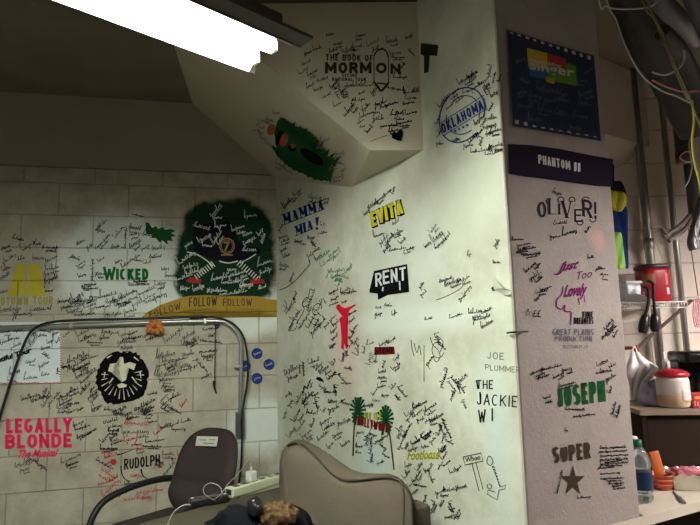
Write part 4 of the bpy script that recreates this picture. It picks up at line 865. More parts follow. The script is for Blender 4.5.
for i in range(9):
    a = i * 2 * math.pi / 9 + .2; r = .022 + .006 * (i % 3)
    bm = B(); bmesh.ops.create_icosphere(bm, subdivisions=2, radius=1)
    d = Vector((math.cos(a) * 1.25, 0, math.sin(a)))
    bmesh.ops.transform(bm, matrix=Matrix.Translation(c + d * r) @ Matrix.Rotation(-a, 4, 'Y') @ Matrix.Diagonal((.024, .009, .014, 1)), verts=bm.verts)
    obj('petal', bm, M['flower'], fw, True)
bm = B(); bmesh.ops.create_icosphere(bm, subdivisions=2, radius=.012, matrix=Matrix.Translation(c + Vector((0, -.008, 0)))); obj('flower_center', bm, mat('dark_orange', (.25, .05, .01)), fw, True)

# ------------------------------------------------------------------ things on plaster
def slab(plane, pts, th, name, m, parent=None, label=None, off=0.0):
    bm = B(); a = [bm.verts.new(hit(x, y, plane, off)) for x, y in pts]; b = [bm.verts.new(hit(x, y, plane, off + th)) for x, y in pts]
    n = len(pts); bm.faces.new(a[::-1]); bm.faces.new(b)
    for i in range(n): bm.faces.new((a[i], a[(i + 1) % n], b[(i + 1) % n], b[i]))
    return obj(name, bm, m, parent, label=label)
o = slab(PIER, [(421, 43), (438.5, 45), (437, 56), (429.5, 55.5), (428.5, 72), (424, 73.5), (424, 56), (420.5, 54)], .002, 'black_tape', M['blackpl']); origin_to(o, hit(426, 72, PIER)); tag(o, 'torn strips of black tape forming a T beside the beam', 'tape')
pl = thing('peeled_paint', 'curled flap of peeled paint near the right edge of the plaster wall', 'peeling paint', hit(500, 292, PIER, .002))
slab(PIER, [(491, 288), (494, 286), (497, 289), (493, 291.5)], .001, 'bare_patch', M['blackb'], pl)
bm = B(); a = [hit(494, 277, PIER, .004), hit(503, 288, PIER, .03), hit(512, 290, PIER, .03), hit(511, 294, PIER, .02), hit(505, 295, PIER, .004), hit(494, 289, PIER, .002)]
vs = [bm.verts.new(q) for q in a]; bm.faces.new(vs[:3] + [vs[5]]); bm.faces.new((vs[2], vs[3], vs[4], vs[5])); o = obj('paint_flap', bm, M_pier, pl); sd = o.modifiers.new('s', 'SOLIDIFY'); sd.thickness = .0015
cord('short_wire', 'short black wire sticking out at the column corner', 'wire', [hit(507, 333, PIER, .012), hit(515, 332, PIER, .02), hit(528, 331.5, COLP, .01)], .003, M['blackrub'])

# ------------------------------------------------------------------ poster on the column
ps = thing('poster', 'dark blue signed show banner high on the grey column', 'poster', hit(556, 138, COLP, .003))
slab(COLP, [(508, 30), (594, 56), (601, 141), (513, 126)], .006, 'banner_sheet', M['poster'], ps, off=.001)
PS = Paint(COLP, ps); PS.off = .0085
for i in range(11):
    t0 = (i + .15) / 11; t1 = (i + .55 + .03 * (i % 3)) / 11; Lx = lambda t, k: (508.8 + t * 85 + k * .1, 31.2 + t * 26 + k)
    PS.poly([Lx(t0, 0), Lx(t1, 0), Lx(t1, 1.6 + i * .22), Lx(t0, 1.6 + i * .22)])
for i in range(10):
    t0 = (i + .2) / 10; t1 = (i + .6) / 10; Lx = lambda t, k: (513.5 + t * 87, 123.5 + t * 14.5 + k)
    h_ = (4, 3.4, 1.8, 1.4, 1.5, 1, 1.4, 1, 1.2, .8)[i]; PS.poly([Lx(t0, -h_), Lx(t1, -h_), Lx(t1, 0), Lx(t0, 0)])
PS.done('border_dashes', M['pwhite'], 'white dashes along the top and bottom', 'stuff')
PS.poly([(527, 48), (547, 53), (548, 70), (528, 66)]).done('yellow_patch', M['pyel'])
PS.poly([(547, 53), (566, 59), (567, 70), (548, 66)]).done('red_patch', M['pred'])
PS.poly([(548, 66), (567, 63), (576, 66), (577, 86), (556, 82), (548, 80)]).done('green_patch', M['pgrn'])
PS.poly([(528, 66), (548, 70), (548, 80), (530, 76)]).done('blue_patch', M['pblu'])
PS.poly([(545, 76), (556, 79), (554, 84), (550, 83), (546, 81)]).done('yellow_tail', M['pyel'])
PS.off = .0095
PS.text('the wedding', (529, 62.5), (561, 69), (529, 57.5), .012).text('singer', (530, 72), (574.5, 80), (529.5, 60.5), .02).done('lettering', M['pwhite'], 'white lowercase show title')
for d in [(545, 88, 18, -12), (560, 92, 16, -12), (563, 99, 12, -10), (525, 80, 10, -30), (522, 92, 10, 10), (535, 95, 14, -10), (582, 80, 12, -10), (586, 92, 14, 20), (585, 102, 14, -10), (525, 105, 16, -5), (545, 108, 16, -12), (560, 113, 14, -10), (580, 115, 16, -15), (535, 118, 14, 0), (575, 127, 12, -10), (520, 60, 10, 30), (588, 70, 9, 30), (550, 100, 12, -10)]: sign(PS, *d, None, .5)
PS.done('pen_marks', M['ppen'], None, 'stuff')

# ------------------------------------------------------------------ office chair
def office_chair(loc, rot, label, fab, frame, arms=True, note=True):
    t_ = thing('office_chair', label, 'chair', loc, rot)
    # backrest: rounded curved pad
    def pad(w, z0, z1, th, y0, lean, curve, nx=14, nz=18):
        bm = B(); g = {}
        for s_ in (0, 1):
            for i in range(nx + 1):
                for j in range(nz + 1):
                    u = i / nx * 2 - 1; v_ = j / nz * 2 - 1
                    # squircle map
                    k = max(abs(u), abs(v_)); l = (abs(u) ** 3.2 + abs(v_) ** 3.2) ** (1 / 3.2) or 1
                    uu, vv = u * k / l, v_ * k / l; wz = w * (1 + .06 * vv * -1)
                    edge = max(0, 1 - k ** 5)
                    crease = -.022 * math.exp(-((vv + .25) / .06) ** 2)
                    bulge = (th * .5 * edge ** .5 + crease + .012 * math.exp(-((vv + .5) / .25) ** 2)) if s_ == 0 else -th * .5 * edge ** .5
                    z = (z0 + z1) / 2 + vv * (z1 - z0) / 2
                    g[s_, i, j] = bm.verts.new((uu * wz, y0 + bulge - lean * (vv + 1) / 2 + curve * uu * uu, z))
            for i in range(nx):
                for j in range(nz): bm.faces.new((g[s_, i, j], g[s_, i + 1, j], g[s_, i + 1, j + 1], g[s_, i, j + 1]))
        bmesh.ops.remove_doubles(bm, verts=bm.verts, dist=.0008)
        return bm
    o = lobj('backrest', pad(.235, .55, .985, .085, -.20, .13, .05), fab, t_, True)
    for k in range(-5, 6):
        pts = [(k * .036 * (1 - .05 * q), -.20 + .043 - .13 * (q * .32 + .35 + .3) + .05 * (k * .036 / .225) ** 2 + .0, .60 + .4450 * (q * .32 + .65)) for q in [0, .35, .7, 1]]
    if note:
        bm = B(); box(bm, (0, 0, 0), (.17, .003, .05), bevel=.001)
        bmesh.ops.transform(bm, matrix=Matrix.Translation((.02, -.258, .925)) @ Matrix.Rotation(R(15), 4, 'X') @ Matrix.Rotation(R(4), 4, 'Y'), verts=bm.verts)
        o2 = lobj('paper_label', bm, M['paper'], t_, label='white paper label')
        bm = B()
        for (x, z, w_) in ((-.045, .008, .05), (.03, .006, .06), (-.02, -.01, .09)): box(bm, (x, .0022, z), (w_, .0006, .004))
        bmesh.ops.transform(bm, matrix=Matrix.Translation((.02, -.258, .925)) @ Matrix.Rotation(R(15), 4, 'X') @ Matrix.Rotation(R(4), 4, 'Y'), verts=bm.verts)
        p_ = lobj('printed_lines', bm, M['knife'], o2)
    bm = B(); box(bm, (0, .03, .54), (.47, .46, .09), bevel=.038, seg=5); lobj('seat', bm, fab, t_, True)
    bm = B(); box(bm, (0, -.28, .62), (.06, .02, .36), Matrix.Rotation(R(8), 3, 'X'), .006); box(bm, (0, -.16, .475), (.06, .26, .03), bevel=.006); lobj('back_bracket', bm, frame, t_)
    bm = B(); tube(bm, [(0, 0, .09), (0, 0, .5)], .028, 12); lobj('gas_column', bm, frame, t_, True)
    for k in range(5):
        a = k * 2 * math.pi / 5 + .3; d = Vector((math.cos(a), math.sin(a), 0))
        bm = B(); tube(bm, [d * .03 + Vector((0, 0, .12)), d * .18 + Vector((0, 0, .10)), d * .29 + Vector((0, 0, .075))], .022, 8, r2=.014); l = lobj('leg', bm, frame, t_, True)
        bm = B(); bmesh.ops.create_cone(bm, segments=14, radius1=.028, radius2=.028, depth=.03, cap_ends=True, matrix=Matrix.Translation(d * .29 + Vector((0, 0, .028))) @ Matrix.Rotation(a, 4, 'Z') @ Matrix.Rotation(R(90), 4, 'X')); lobj('caster', bm, frame, l)
    if arms:
        for s_ in (-1, 1):
            bm = B(); tube(bm, catmull([(s_ * .03, -.29, .66), (s_ * .17, -.29, .69), (s_ * .25, -.23, .715), (s_ * .265, -.12, .725), (s_ * .27, .04, .715), (s_ * .27, .17, .68), (s_ * .265, .235, .60), (s_ * .25, .24, .52), (s_ * .17, .18, .49)], 5), .0165, 10)
            lobj('armrest', bm, frame, t_, True)
    return t_
office_chair((-.925, 2.86, -.0), R(143), 'grey-brown office chair with black arm loops against the block wall', M['chair'], M['blackrub'])
office_chair((.27, 1.02, -.0), R(200), 'black office chair of which only the top of its back shows', M['navyc'], M['blackrub'], False, False)

# ------------------------------------------------------------------ sofa
sf = thing('sofa', 'beige fabric sofa with a tall piped back cushion against the plaster wall', 'sofa', (-.15, 1.9, 0))
q1 = atz(165, 515, .80); q2 = atz(284, 484.5, .80)
d1 = (q2 - q1).normalized(); n1 = Vector((d1.y, -d1.x, 0))
print('arm', q1, q2)
c_ = (q1 - d1 * .12); e_ = q2 + d1 * .1
def rounded_bar(bm, a, b, nrm, w, z0, z1, r=.03):
    L = (b - a).length; mid_ = (a + b) / 2 + nrm * w / 2; ang = math.atan2((b - a).y, (b - a).x)
    box(bm, (mid_.x, mid_.y, (z0 + z1) / 2), (L, w, z1 - z0), rz(ang), r, 4); return bm
obj('armrest', rounded_bar(B(), c_, e_, n1, .24, .12, .80, .025), M['sofa2'], sf, True, 'olive-beige broad padded arm')
# back cushion built from its front seam and its rear top line
xs = [279, 282, 288, 297, 306, 315, 324, 333, 343, 354, 365, 376, 388, 397, 404, 409, 413]
fy = [462, 452, 445, 441.5, 446, 455, 465, 474, 479.5, 480, 479, 477.5, 476.5, 479, 484, 491, 502]
by = [460, 450, 443, 439, 440, 443.5, 448, 454, 462, 469, 473, 475, 475, 477, 482, 489, 500]
bm = B(); cols = []
for i, x in enumerate(xs):
    k = i / (len(xs) - 1); df = 2.36 - .46 * k; edge = math.sin(math.pi * min(max(k, .0), 1)) ** .35 if 0 < k < 1 else .0
    bl = .055 * edge; th = .02 + .15 * edge
    top = at(x, fy[i], df)
    ring = [Vector((top.x, top.y + .03, .46)), Vector((top.x, top.y - bl * .6, .52)), Vector((top.x, top.y - bl * 1.2, top.z - .30)), Vector((top.x, top.y - bl * 1.1, top.z - .18)), Vector((top.x, top.y - bl * .85, top.z - .07)), Vector((top.x, top.y - bl * .35, top.z - .018)), top]
    bt = at(x, by[i], df + th)
    ring += [top.lerp(bt, .5) + Vector((0, 0, .012 * edge)), bt, Vector((bt.x, bt.y + .02 * edge, bt.z - .05)), Vector((bt.x, bt.y + .02 * edge, .5)), Vector((bt.x, bt.y, .46))]
    cols.append([bm.verts.new(q) for q in ring])
for a, b in zip(cols, cols[1:]):
    for j in range(len(a) - 1): bm.faces.new((a[j], a[j + 1], b[j + 1], b[j]))
    bm.faces.new((a[-1], a[0], b[0], b[-1]))
bm.faces.new(cols[0]); bm.faces.new(cols[-1][::-1])
seam = [c2[6].co.copy() for c2 in cols]
cu = obj('back_cushion', bm, M['sofa'], sf, True); ss = cu.modifiers.new('sub', 'SUBSURF'); ss.levels = ss.render_levels = 3
tx = bpy.data.textures.new('creases', 'CLOUDS'); tx.noise_scale = .16; tx.noise_depth = 2
dm = cu.modifiers.new('creases', 'DISPLACE'); dm.texture = tx; dm.strength = .010; dm.mid_level = .5; dm.texture_coords = 'LOCAL'
obj('piping', tube(B(), catmull([p + Vector((0, -.007, .000)) for p in seam[2:]], 3), .0048, 6), M['piping'], cu, True)
sl = [at(399, 479, 1.90), at(402.5, 487, 1.872), at(404, 500, 1.862), at(403.5, 530, 1.86)]
obj('piping', tube(B(), catmull(sl, 5), .0035, 6), M['piping'], cu, True)
# seat, base and rear frame, and the far arm
s0 = Vector((.02, 1.92, 0)); dS = Vector((.7, -.72, 0)).normalized()
bm = B(); box(bm, (-.14, 1.90, .34), (.62, .50, .2), rz(math.atan2(dS.y, dS.x)), .05, 4); obj('seat_cushion', bm, M['sofa2'], sf, True)
bm = B(); box(bm, (-.12, 1.90, .16), (.64, .52, .16), rz(math.atan2(dS.y, dS.x)), .02); obj('base', bm, M['sofa2'], sf)
bm = B(); qa = at(419, 502, 2.06); box(bm, (qa.x - .016, qa.y - .01, (qa.z + .12) / 2 + .0), (.09, .08, qa.z - .12), rz(R(-62)), .014, 3); obj('armrest', bm, M['sofa'], sf, True)
for x, y in ((-.42, 1.95), (-.05, 2.15), (.12, 1.8), (-.2, 1.62)):
    bm = B(); tube(bm, [(x, y, 0), (x, y, .13)], .02, 10); obj('leg', bm, M['blackrub'], sf)

# power strip on the arm
zt_ = .80
st = thing('power_strip', 'cream power strip with a row of sockets lying on the sofa arm', 'power strip', atz(255, 493, zt_))
pa = atz(233, 499, zt_) + Vector((0, 0, 0)); pb = atz(288, 482, zt_)
dp = (pb - pa).normalized(); np_ = Vector((-dp.y, dp.x, 0)); ang = math.atan2(dp.y, dp.x); Lp_ = (pb - pa).length
cen = (pa + pb) / 2 + np_ * .026
bm = B(); box(bm, (cen.x, cen.y, zt_ + .021), (Lp_, .052, .040), rz(ang), .006); obj('casing', bm, M['cream'], st)
for k in range(6):
    f = -.5 + (k + .75) / 6.6; q = cen + dp * (f * Lp_) + Vector((0, 0, zt_ - cen.z + .0415))
    bm = B(); box(bm, q, (.026, .028, .002), rz(ang)); so = obj('socket', bm, M['blackpl'], st)
bm = B(); q = cen - dp * (Lp_ / 2) + Vector((0, 0, zt_ - cen.z + .024)); box(bm, q, (.004, .030, .022), rz(ang)); obj('rocker_switch', bm, M['blackpl'], st, label='dark switch at the near end')
ch = thing('usb_charger', 'white cube charger plugged into the power strip', 'charger', cen + dp * (-.12 * Lp_) + Vector((0, 0, zt_ - cen.z + .043)))
q = cen + dp * (-.12 * Lp_) + Vector((0, 0, zt_ - cen.z + .043)); bm = B(); box(bm, q + Vector((0, 0, .021)), (.038, .036, .042), rz(ang), .006, 3); obj('cube', bm, M['whitepl'], ch)
bm = B(); tube(bm, [q + Vector((0, 0, .042)), q + Vector((0, 0, .060))], .0045, 8); obj('cable_plug', bm, M['whitepl'], ch, True)
tp = q + Vector((0, 0, .060))
ad0 = atz(190, 508.5, zt_); ad1 = atz(229, 503, zt_); da = (ad1 - ad0).normalized()
ad = thing('power_adapter', 'black laptop power brick lying left of the power strip', 'power adapter', (ad0 + ad1) / 2)
ca = (ad0 + ad1) / 2 + Vector((-da.y, da.x, 0)) * .022
bm = B(); box(bm, (ca.x, ca.y, zt_ + .016), ((ad1 - ad0).length, .05, .031), rz(math.atan2(da.y, da.x)), .008, 3); obj('brick_case', bm, M['blackpl'], ad, True)
bm = B(); box(bm, (ca.x, ca.y, zt_ + .0318), ((ad1 - ad0).length * .5, .03, .0008), rz(math.atan2(da.y, da.x))); obj('rating_label', bm, M['knife'], ad)
for s_ in (-1, 1):
    bm = B(); qq = ca + da * s_ * (ad1 - ad0).length * .42; box(bm, (qq.x, qq.y, zt_ + .0325), (.008, .012, .002), rz(ang)); obj('indicator', bm, M['white'], ad)
W_ = .0013
z_ = zt_ + .006
cord('charging_cable', 'thin white charging cable arching from the cube charger over the arm', 'cable', [tp, tp + Vector((-.01, .01, .028)), at(238, 474, 2.28), at(228, 484, 2.28), at(222, 493, 2.27), at(216, 498, 2.24), atz(212, 500, zt_ + .03)], W_, M['wwire'])
cord('adapter_cable', 'pale cable curling up from the black power brick', 'cable', [atz(219, 500, zt_ + .034), at(222, 495, 2.24), at(220, 487, 2.24), at(211, 483, 2.24), at(204, 487, 2.24), at(204, 493, 2.24), at(210, 498, 2.24), atz(216, 501, zt_ + .036)], W_, M['wwire'])
cord('brick_lead', 'twin pale lead running left off the black power brick', 'cable', [atz(191, 505, zt_ + .018), atz(184, 505, zt_ + .02), atz(176, 510, zt_ + .006), atz(171, 517, zt_ + .004), atz(166, 530, zt_ + .004)], .0018, M['wwire'])
cord('strip_cord', 'pale cord running from the charger to the corner of the wall', 'cable', [at(258, 478, 2.42), at(270, 476, 2.5), at(279, 475, 2.6), at(284, 474, 2.7)], .0014, M['wwire'])

# jacket heap and tan scarf
def heap(c, rx, ry, rz_, seed, amp=.18, sub=4, fr=3.2):
    bm = B(); bmesh.ops.create_icosphere(bm, subdivisions=sub, radius=1)
    rr = random.Random(seed); ph = [rr.uniform(0, 6) for _ in range(8)]
    for v_ in bm.verts:
        n = v_.co.copy()
        k = 1 + amp * (math.sin(fr * n.x + ph[0]) * math.sin(fr * n.y + ph[1]) + .6 * math.sin(fr * 2.1 * n.x + ph[2] + n.z * 3) + .5 * math.sin(fr * 2.7 * n.y + ph[3]) + .35 * math.sin(fr * 4.1 * (n.x + n.z) + ph[4]))
        z = n.z * rz_ * k
        if z < -rz_ * .55: z = -rz_ * .55
        v_.co = Vector(c) + Vector((n.x * rx * k, n.y * ry * k, z))
    return bm
qc = atz(255, 546, .80)
o = obj('jacket', heap((qc.x, qc.y + .02, .80 + .03), .17, .12, .088, 3, .12), M['jacket'], None, True); tag(o, 'crumpled black jacket heaped on the sofa arm', 'jacket'); origin_to(o, (qc.x, qc.y, .80))
qf = at(277, 508, 1.86)
o = obj('scarf', heap((qf.x, qf.y, qf.z - .02), .062, .05, .036, 9, .12, 5, 9), M['fur'], None, True); tag(o, 'fluffy tan scarf bunched beside the black jacket', 'scarf'); origin_to(o, (qf.x, qf.y, qf.z - .05))
qf = at(255, 503.5, 1.83)
o = obj('glove', heap((qf.x, qf.y, qf.z - .015), .024, .024, .034, 12, .15, 3, 5), mat('glossy_black', (.01, .01, .012), .25), None, True); tag(o, 'small glossy black bundle on top of the jacket', 'glove'); origin_to(o, (qf.x, qf.y, qf.z - .05))

# ------------------------------------------------------------------ counter and alcove
zc = .81
f1 = atz(611, 525, zc); f2 = atz(700, 501, zc); dF = (f2 - f1).normalized()
print('counter', f1, f2)
ct = thing('counter', 'cream painted counter running from the column into the alcove', 'counter', (f1.x, f1.y + .1, 0))
lft = c0 + dCol * .13; fr0 = lft + COLP.n * ((f1 - c0).dot(COLP.n)); fr1 = f1 + dF * 1.3
foot = [lft + COLP.n * .001, fr0, fr1, Vector((fr1.x, 3.24, 0)), Vector((1.0, 3.24, 0)), c1 + COLP.n * .001 + dCol * .002]
foot = [Vector((p.x, p.y, 0)) for p in foot]
foot[4] = Vector((c1.x + .01, 3.24, 0)); foot[5] = Vector((c1.x + .012, c1.y + .0, 0)) + COLP.n * .001
obj('worktop', prism(B(), foot, zc - .035, zc), M['counter'], ct)
e = atz(663, 513, zc); pe = f1 + dF * ((e - f1).dot(dF))
bm = B(); ins = -COLP.n * .02
prism(bm, [fr0 + ins, pe + ins, pe + ins * 3, fr0 + ins * 3], 0, zc - .036); obj('front_panel', bm, M['panel'], ct)
bm = B(); prism(bm, [pe + ins * 12, fr1 + ins * 12, fr1 + ins * 14, pe + ins * 14], 0, zc - .036); obj('recessed_panel', bm, M['cab'], ct)

# dark cabinet standing on the counter, shelf on top
za = at(648, 410, 2.62).z
print('shelf z', za)
cb = thing('cabinet', 'low dark brown cabinet with a lighter top edge on the counter', 'cabinet', (1.9, 2.85, zc))
yl = 2.62
xl = at(644, 440, yl).x
ang_c = R(-6)
dc = Vector((math.cos(ang_c), math.sin(ang_c), 0)); nc = Vector((-dc.y, dc.x, 0)); b0 = Vector((xl, yl, 0))
def cpt(u, v_): return b0 + dc * u + nc * v_
prism_box = lambda u0, u1, v0, v1, z0, z1: prism(B(), [cpt(u0, v0), cpt(u1, v0), cpt(u1, v1), cpt(u0, v1)], z0, z1)
topc = za
obj('top_board', prism_box(-.01, 1.2, -.01, .42, topc - .022, topc), M['shelfwood'], cb)
obj('body', prism_box(.02, 1.18, .03, .40, zc + .001, topc - .023), M['cab'], cb)
obj('side_panel', prism_box(0, .018, .0, .41, zc + .001, topc - .023), M['cab'], cb)
obj('door', prism_box(.025, .55, .012, .028, zc + .02, topc - .03), M['cab'], cb)
obj('door', prism_box(.56, 1.1, .012, .028, zc + .02, topc - .03), M['cab'], cb)

def place(px, y, z):  # on a surface of height z at image column px and depth y
    p = at(px, 330, y); return Vector((p.x, p.y, z))
# jar with red lid
jq = place(667, 2.70, topc + .001)
j = thing('storage_jar', 'frosted plastic jar with a red lid holding beige powder', 'jar', jq)
lobj('jar_body', lathe(B(), [(0, .002), (.066, .002), (.072, .012), (.072, .12), (.068, .135), (.06, .142)], seg=28, fn=lambda a, z: 1 + .05 * math.cos(4 * a)), M['jar'], j, True)
lobj('powder', lathe(B(), [(.0665, .003), (.0726, .013), (.0726, .058), (.0716, .060)], seg=28, fn=lambda a, z: 1 + .05 * math.cos(4 * a)), M['powder'], j, True, 'beige powder showing through the lower half')
lobj('lid', lathe(B(), [(.069, .139), (.073, .142), (.073, .155), (.066, .163), (.045, .172), (.02, .176), (0, .176)], seg=28), M['redpl'], j, True, 'red domed lid')
bm = B(); box(bm, (.018, -.0735, .058), (.040, .010, .052), bevel=.008, seg=3); lobj('grip', bm, M['whitepl'], j, True)
# pump bottle behind the jar
pq = place(661.5, 2.83, topc + .001)
pb_ = thing('pump_bottle', 'slim grey bottle neck rising behind the red lidded jar', 'bottle', pq)
lobj('bottle_body', lathe(B(), [(0, 0), (.03, .001), (.032, .01), (.032, .11), (.02, .135), (.011, .145), (.011, .16), (0, .16)]), M['grey'], pb_, True)
lobj('pump', lathe(B(), [(.009, .16), (.012, .17), (.011, .21), (.006, .215), (.005, .25), (0, .252)]), M['whitepl'], pb_, True)
# coffee maker
kq = place(690, 2.82, topc + .001)
k_ = thing('coffee_maker', 'black coffee maker standing on the dark cabinet', 'coffee maker', kq, R(-4))
bm = B(); box(bm, (.03, .05, .12), (.2, .1, .235), bevel=.012, seg=3); lobj('tower', bm, M['coffee'], k_, True)
bm = B(); box(bm, (.02, -.02, .225), (.22, .2, .055), bevel=.015, seg=3); lobj('brew_head', bm, M['coffee'], k_, True)
bm = B(); box(bm, (.02, -.02, .012), (.2, .18, .022), bevel=.006); lobj('hot_plate', bm, M['coffee'], k_)
lobj('carafe', lathe(B(), [(0, .026), (.06, .027), (.066, .06), (.06, .11), (.045, .14), (.045, .155), (0, .155)], (.02, -.035, 0)), M['coffee'], k_, True)
bm = B(); tube(bm, catmull([(-.04, -.05, .14), (-.085, -.055, .135), (-.09, -.055, .09), (-.05, -.05, .055)], 4), .007, 8); lobj('carafe_handle', bm, M['coffee'], k_, True)
# red carton
rq = place(695, 2.66, topc + .001)
rc = thing('red_carton', 'red and yellow printed carton lying in front of the coffee maker', 'box', rq, R(-6))
bm = B(); box(bm, (.0, .0, .034), (.11, .05, .066), bevel=.003); lobj('carton', bm, M['redbox'], rc)
bm = B(); box(bm, (-.02, -.0262, .046), (.05, .001, .012)); lobj('yellow_print', bm, M['gold'], rc)
bm = B()
for k in range(7): box(bm, (-.045 + k * .012, -.0262, .02), (.006, .001, .022))
lobj('pale_print', bm, M['stripe'], rc)
# bluish crumpled bag
bq = place(646.5, 2.76, topc)
o = obj('plastic_bag', heap((bq.x, bq.y, topc + .045), .055, .05, .075, 21, .14, 4, 4), M['bluebag'], None, True); tag(o, 'crumpled grey-blue plastic bag slumped left of the jar', 'plastic bag'); origin_to(o, (bq.x, bq.y, topc))

# items on the counter
def bottle(p, label, lab, cap, rot=0, s=1):
    t_ = thing('water_bottle', label, 'bottle', p, rot)
    prof = [(0, .004), (.024, .0), (.031, .006), (.033, .02), (.030, .03), (.033, .04), (.033, .10), (.031, .112), (.033, .125), (.031, .15), (.022, .178), (.0135, .192), (.0128, .205), (0, .205)]
    lobj('bottle_body', lathe(B(), [(r * s * 1.28, z * s) for r, z in prof], seg=28), M['pet'], t_, True)
    lobj('bottle_label', lathe(B(), [(.0432 * s, .045 * s), (.0438 * s, .047 * s), (.0438 * s, .105 * s), (.0432 * s, .107 * s)], seg=28), lab, t_, True, 'dark blue wrap label')
    lobj('cap', lathe(B(), [(.0185 * s, .190 * s), (.0195 * s, .192 * s), (.019 * s, .212 * s), (.016 * s, .2145 * s), (0, .2145 * s)], seg=20), cap, t_, True)
    return t_
bp = atz(645.5, 503, zc + .001); bottle(Vector((bp.x, bp.y + .03, zc + .001)), 'clear water bottle with a dark blue label and green cap beside the column', M['bluelab'], M['gcap'], 0, 1.05)
bp2 = atz(638.5, 492, zc + .001); bottle(Vector((bp2.x + .012, bp2.y + .035, zc + .001)), 'clear bottle with a white cap mostly hidden behind the green capped one', M['whitepl'], M['whitepl'], 0, .98)
# orange basket
op = atz(665, 492, zc + .001); op.y += .05; op.x += .016
ob = thing('basket', 'small orange-red plastic basket behind the water bottle', 'basket', op)
rim = lambda a, z: 1 + .02 * math.cos(12 * a)
bm = lathe(B(), [(0, .003), (.032, .003), (.037, .008), (.047, .06), (.050, .062), (.046, .06), (.035, .011), (0, .008)], seg=36, fn=rim); lobj('bowl', bm, M['orange'], ob, True)
for z in (.022, .040, .058):
    bm = B(); r_ = .038 + .010 * (z / .06); tube(bm, [(r_ * math.cos(a * math.pi / 12), r_ * math.sin(a * math.pi / 12), z) for a in range(25)], .0025, 6); lobj('band', bm, mat('pale_orange', (.62, .16, .08), .4), ob, True)
bm = B(); box(bm, (0, 0, 0), (.042, .016, .125), bevel=.005); bmesh.ops.transform(bm, matrix=Matrix.Rotation(R(-8), 4, 'Y') @ Matrix.Rotation(R(-8), 4, 'X'), verts=bm.verts)
o = obj('snack_packet', bm, M['orangep'], None, True); o.location = (op.x - .01, op.y, op.z + .085); tag(o, 'orange packet standing in the small basket', 'packet')
# foil tray
tq = place(676, 2.40, zc)
tr = thing('foil_tray', 'crimped foil tray of pink frosted food at the back of the counter', 'tray', (tq.x, tq.y, zc + .001), R(-14))
def tray(bm, w, d, h, fl=.015):
    n = 72; rings = []
    for (k, z, wob_) in ((.80, 0, 0), (.98, h, 0), (1.06, h + .004, 1), (1.02, h + .001, 1), (.96, h - .002, 0), (.78, .004, 0)):
        ring = []
        for i in range(n):
            a = 2 * math.pi * i / n; c_, s_ = math.cos(a), math.sin(a); l = (abs(c_) ** 5 + abs(s_) ** 5) ** .2
            zz = z + (.005 * math.sin(i * math.pi * 2 / 4) if wob_ else 0)
            kk = k + (.015 * math.sin(i * math.pi) if wob_ else 0)
            ring.append(bm.verts.new((c_ / l * w / 2 * kk, s_ / l * d / 2 * kk, zz)))
        rings.append(ring)
    for a, b in zip(rings, rings[1:]):
        for i in range(n): bm.faces.new((a[i], a[(i + 1) % n], b[(i + 1) % n], b[i]))
    bm.faces.new(rings[0][::-1]); bm.faces.new(rings[-1]); return bm
lobj('pan', tray(B(), .21, .14, .06), M['foil'], tr)
bm = heap((0, 0, .045), .085, .055, .034, 31, .12, 4, 7); lobj('pink_filling', bm, M['pinkf'], tr, True, 'bright pink frosting')
# knife
ka = atz(673, 491, zc + .004); kb = atz(684, 503, zc + .004)
kn = thing('knife', 'dark table knife lying on the counter edge', 'knife', ka)
dk = (kb - ka).normalized(); nk = Vector((-dk.y, dk.x, 0)); Lk = (kb - ka).length
bm = B()
prism(bm, [ka + nk * .002, ka + dk * Lk * .5 + nk * .005, ka + dk * Lk * .5 - nk * .005, ka - nk * .002], zc + .0015, zc + .004); obj('blade', bm, M['knife'], kn)
bm = B(); box(bm, (ka + kb) / 2 + dk * Lk * .27, (Lk * .48, .016, .009), rz(math.atan2(dk.y, dk.x)), .003); obj('handle', bm, mat('handle_grey', (.13, .11, .10), .5), kn)
gp = atz(691, 479, zc)
o = obj('bottle_cap', lathe(B(), [(0, 0), (.011, 0), (.0115, .009), (.01, .011), (0, .011)], seg=16), mat('pale_green_cap', (.45, .55, .48), .4), None, True); o.location = (gp.x, gp.y, zc + .001); tag(o, 'pale green bottle cap on the counter beside the foil tray', 'cap')
# dark bin bag under the counter
ub = atz(690, 530, .70)

# ------------------------------------------------------------------ wire shelf and its load
yb_ = 3.16; yf = 2.93
wf0 = at(626, 303, yf); zs = wf0.z; xa = at(612, 303, yf).x; xb = at(687, 303, yf).x
ws = thing('wire_shelf', 'white wire shelf bracketed to the alcove wall', 'shelf', ((xa + xb) / 2, yb_, zs))
for yy, zz in ((yf, zs), (yf, zs - .03), (yb_, zs)): obj('rail', tube(B(), [(xa, yy, zz), (xb, yy, zz)], .003, 6), M['wire'], ws, True)
n = 26
for k in range(n + 1):
    x = xa + (xb - xa) * k / n; bm = B(); tube(bm, [(x, yb_, zs + .003), (x, yf, zs + .003), (x, yf - .004, zs - .03)], .0018, 5); obj('cross_wire', bm, M['wire'], ws, True)
for (x1, y1_, x2, y2_) in ((692, 300, 636, 349),):
    pA = at(x1, y1_, 2.95); pB = at(x2, y2_, 3.12)
    bm = B(); d = pB - pA; tube(bm, [pA, pB], .009, 6); obj('brace', bm, M['steel'], ws, label='diagonal grey steel brace')
bm = B(); pA = at(676, 303, 2.95); pB = at(699, 299, 2.98); tube(bm, [pA, pB], .004, 6); obj('hook_rod', bm, M['steel'], ws)
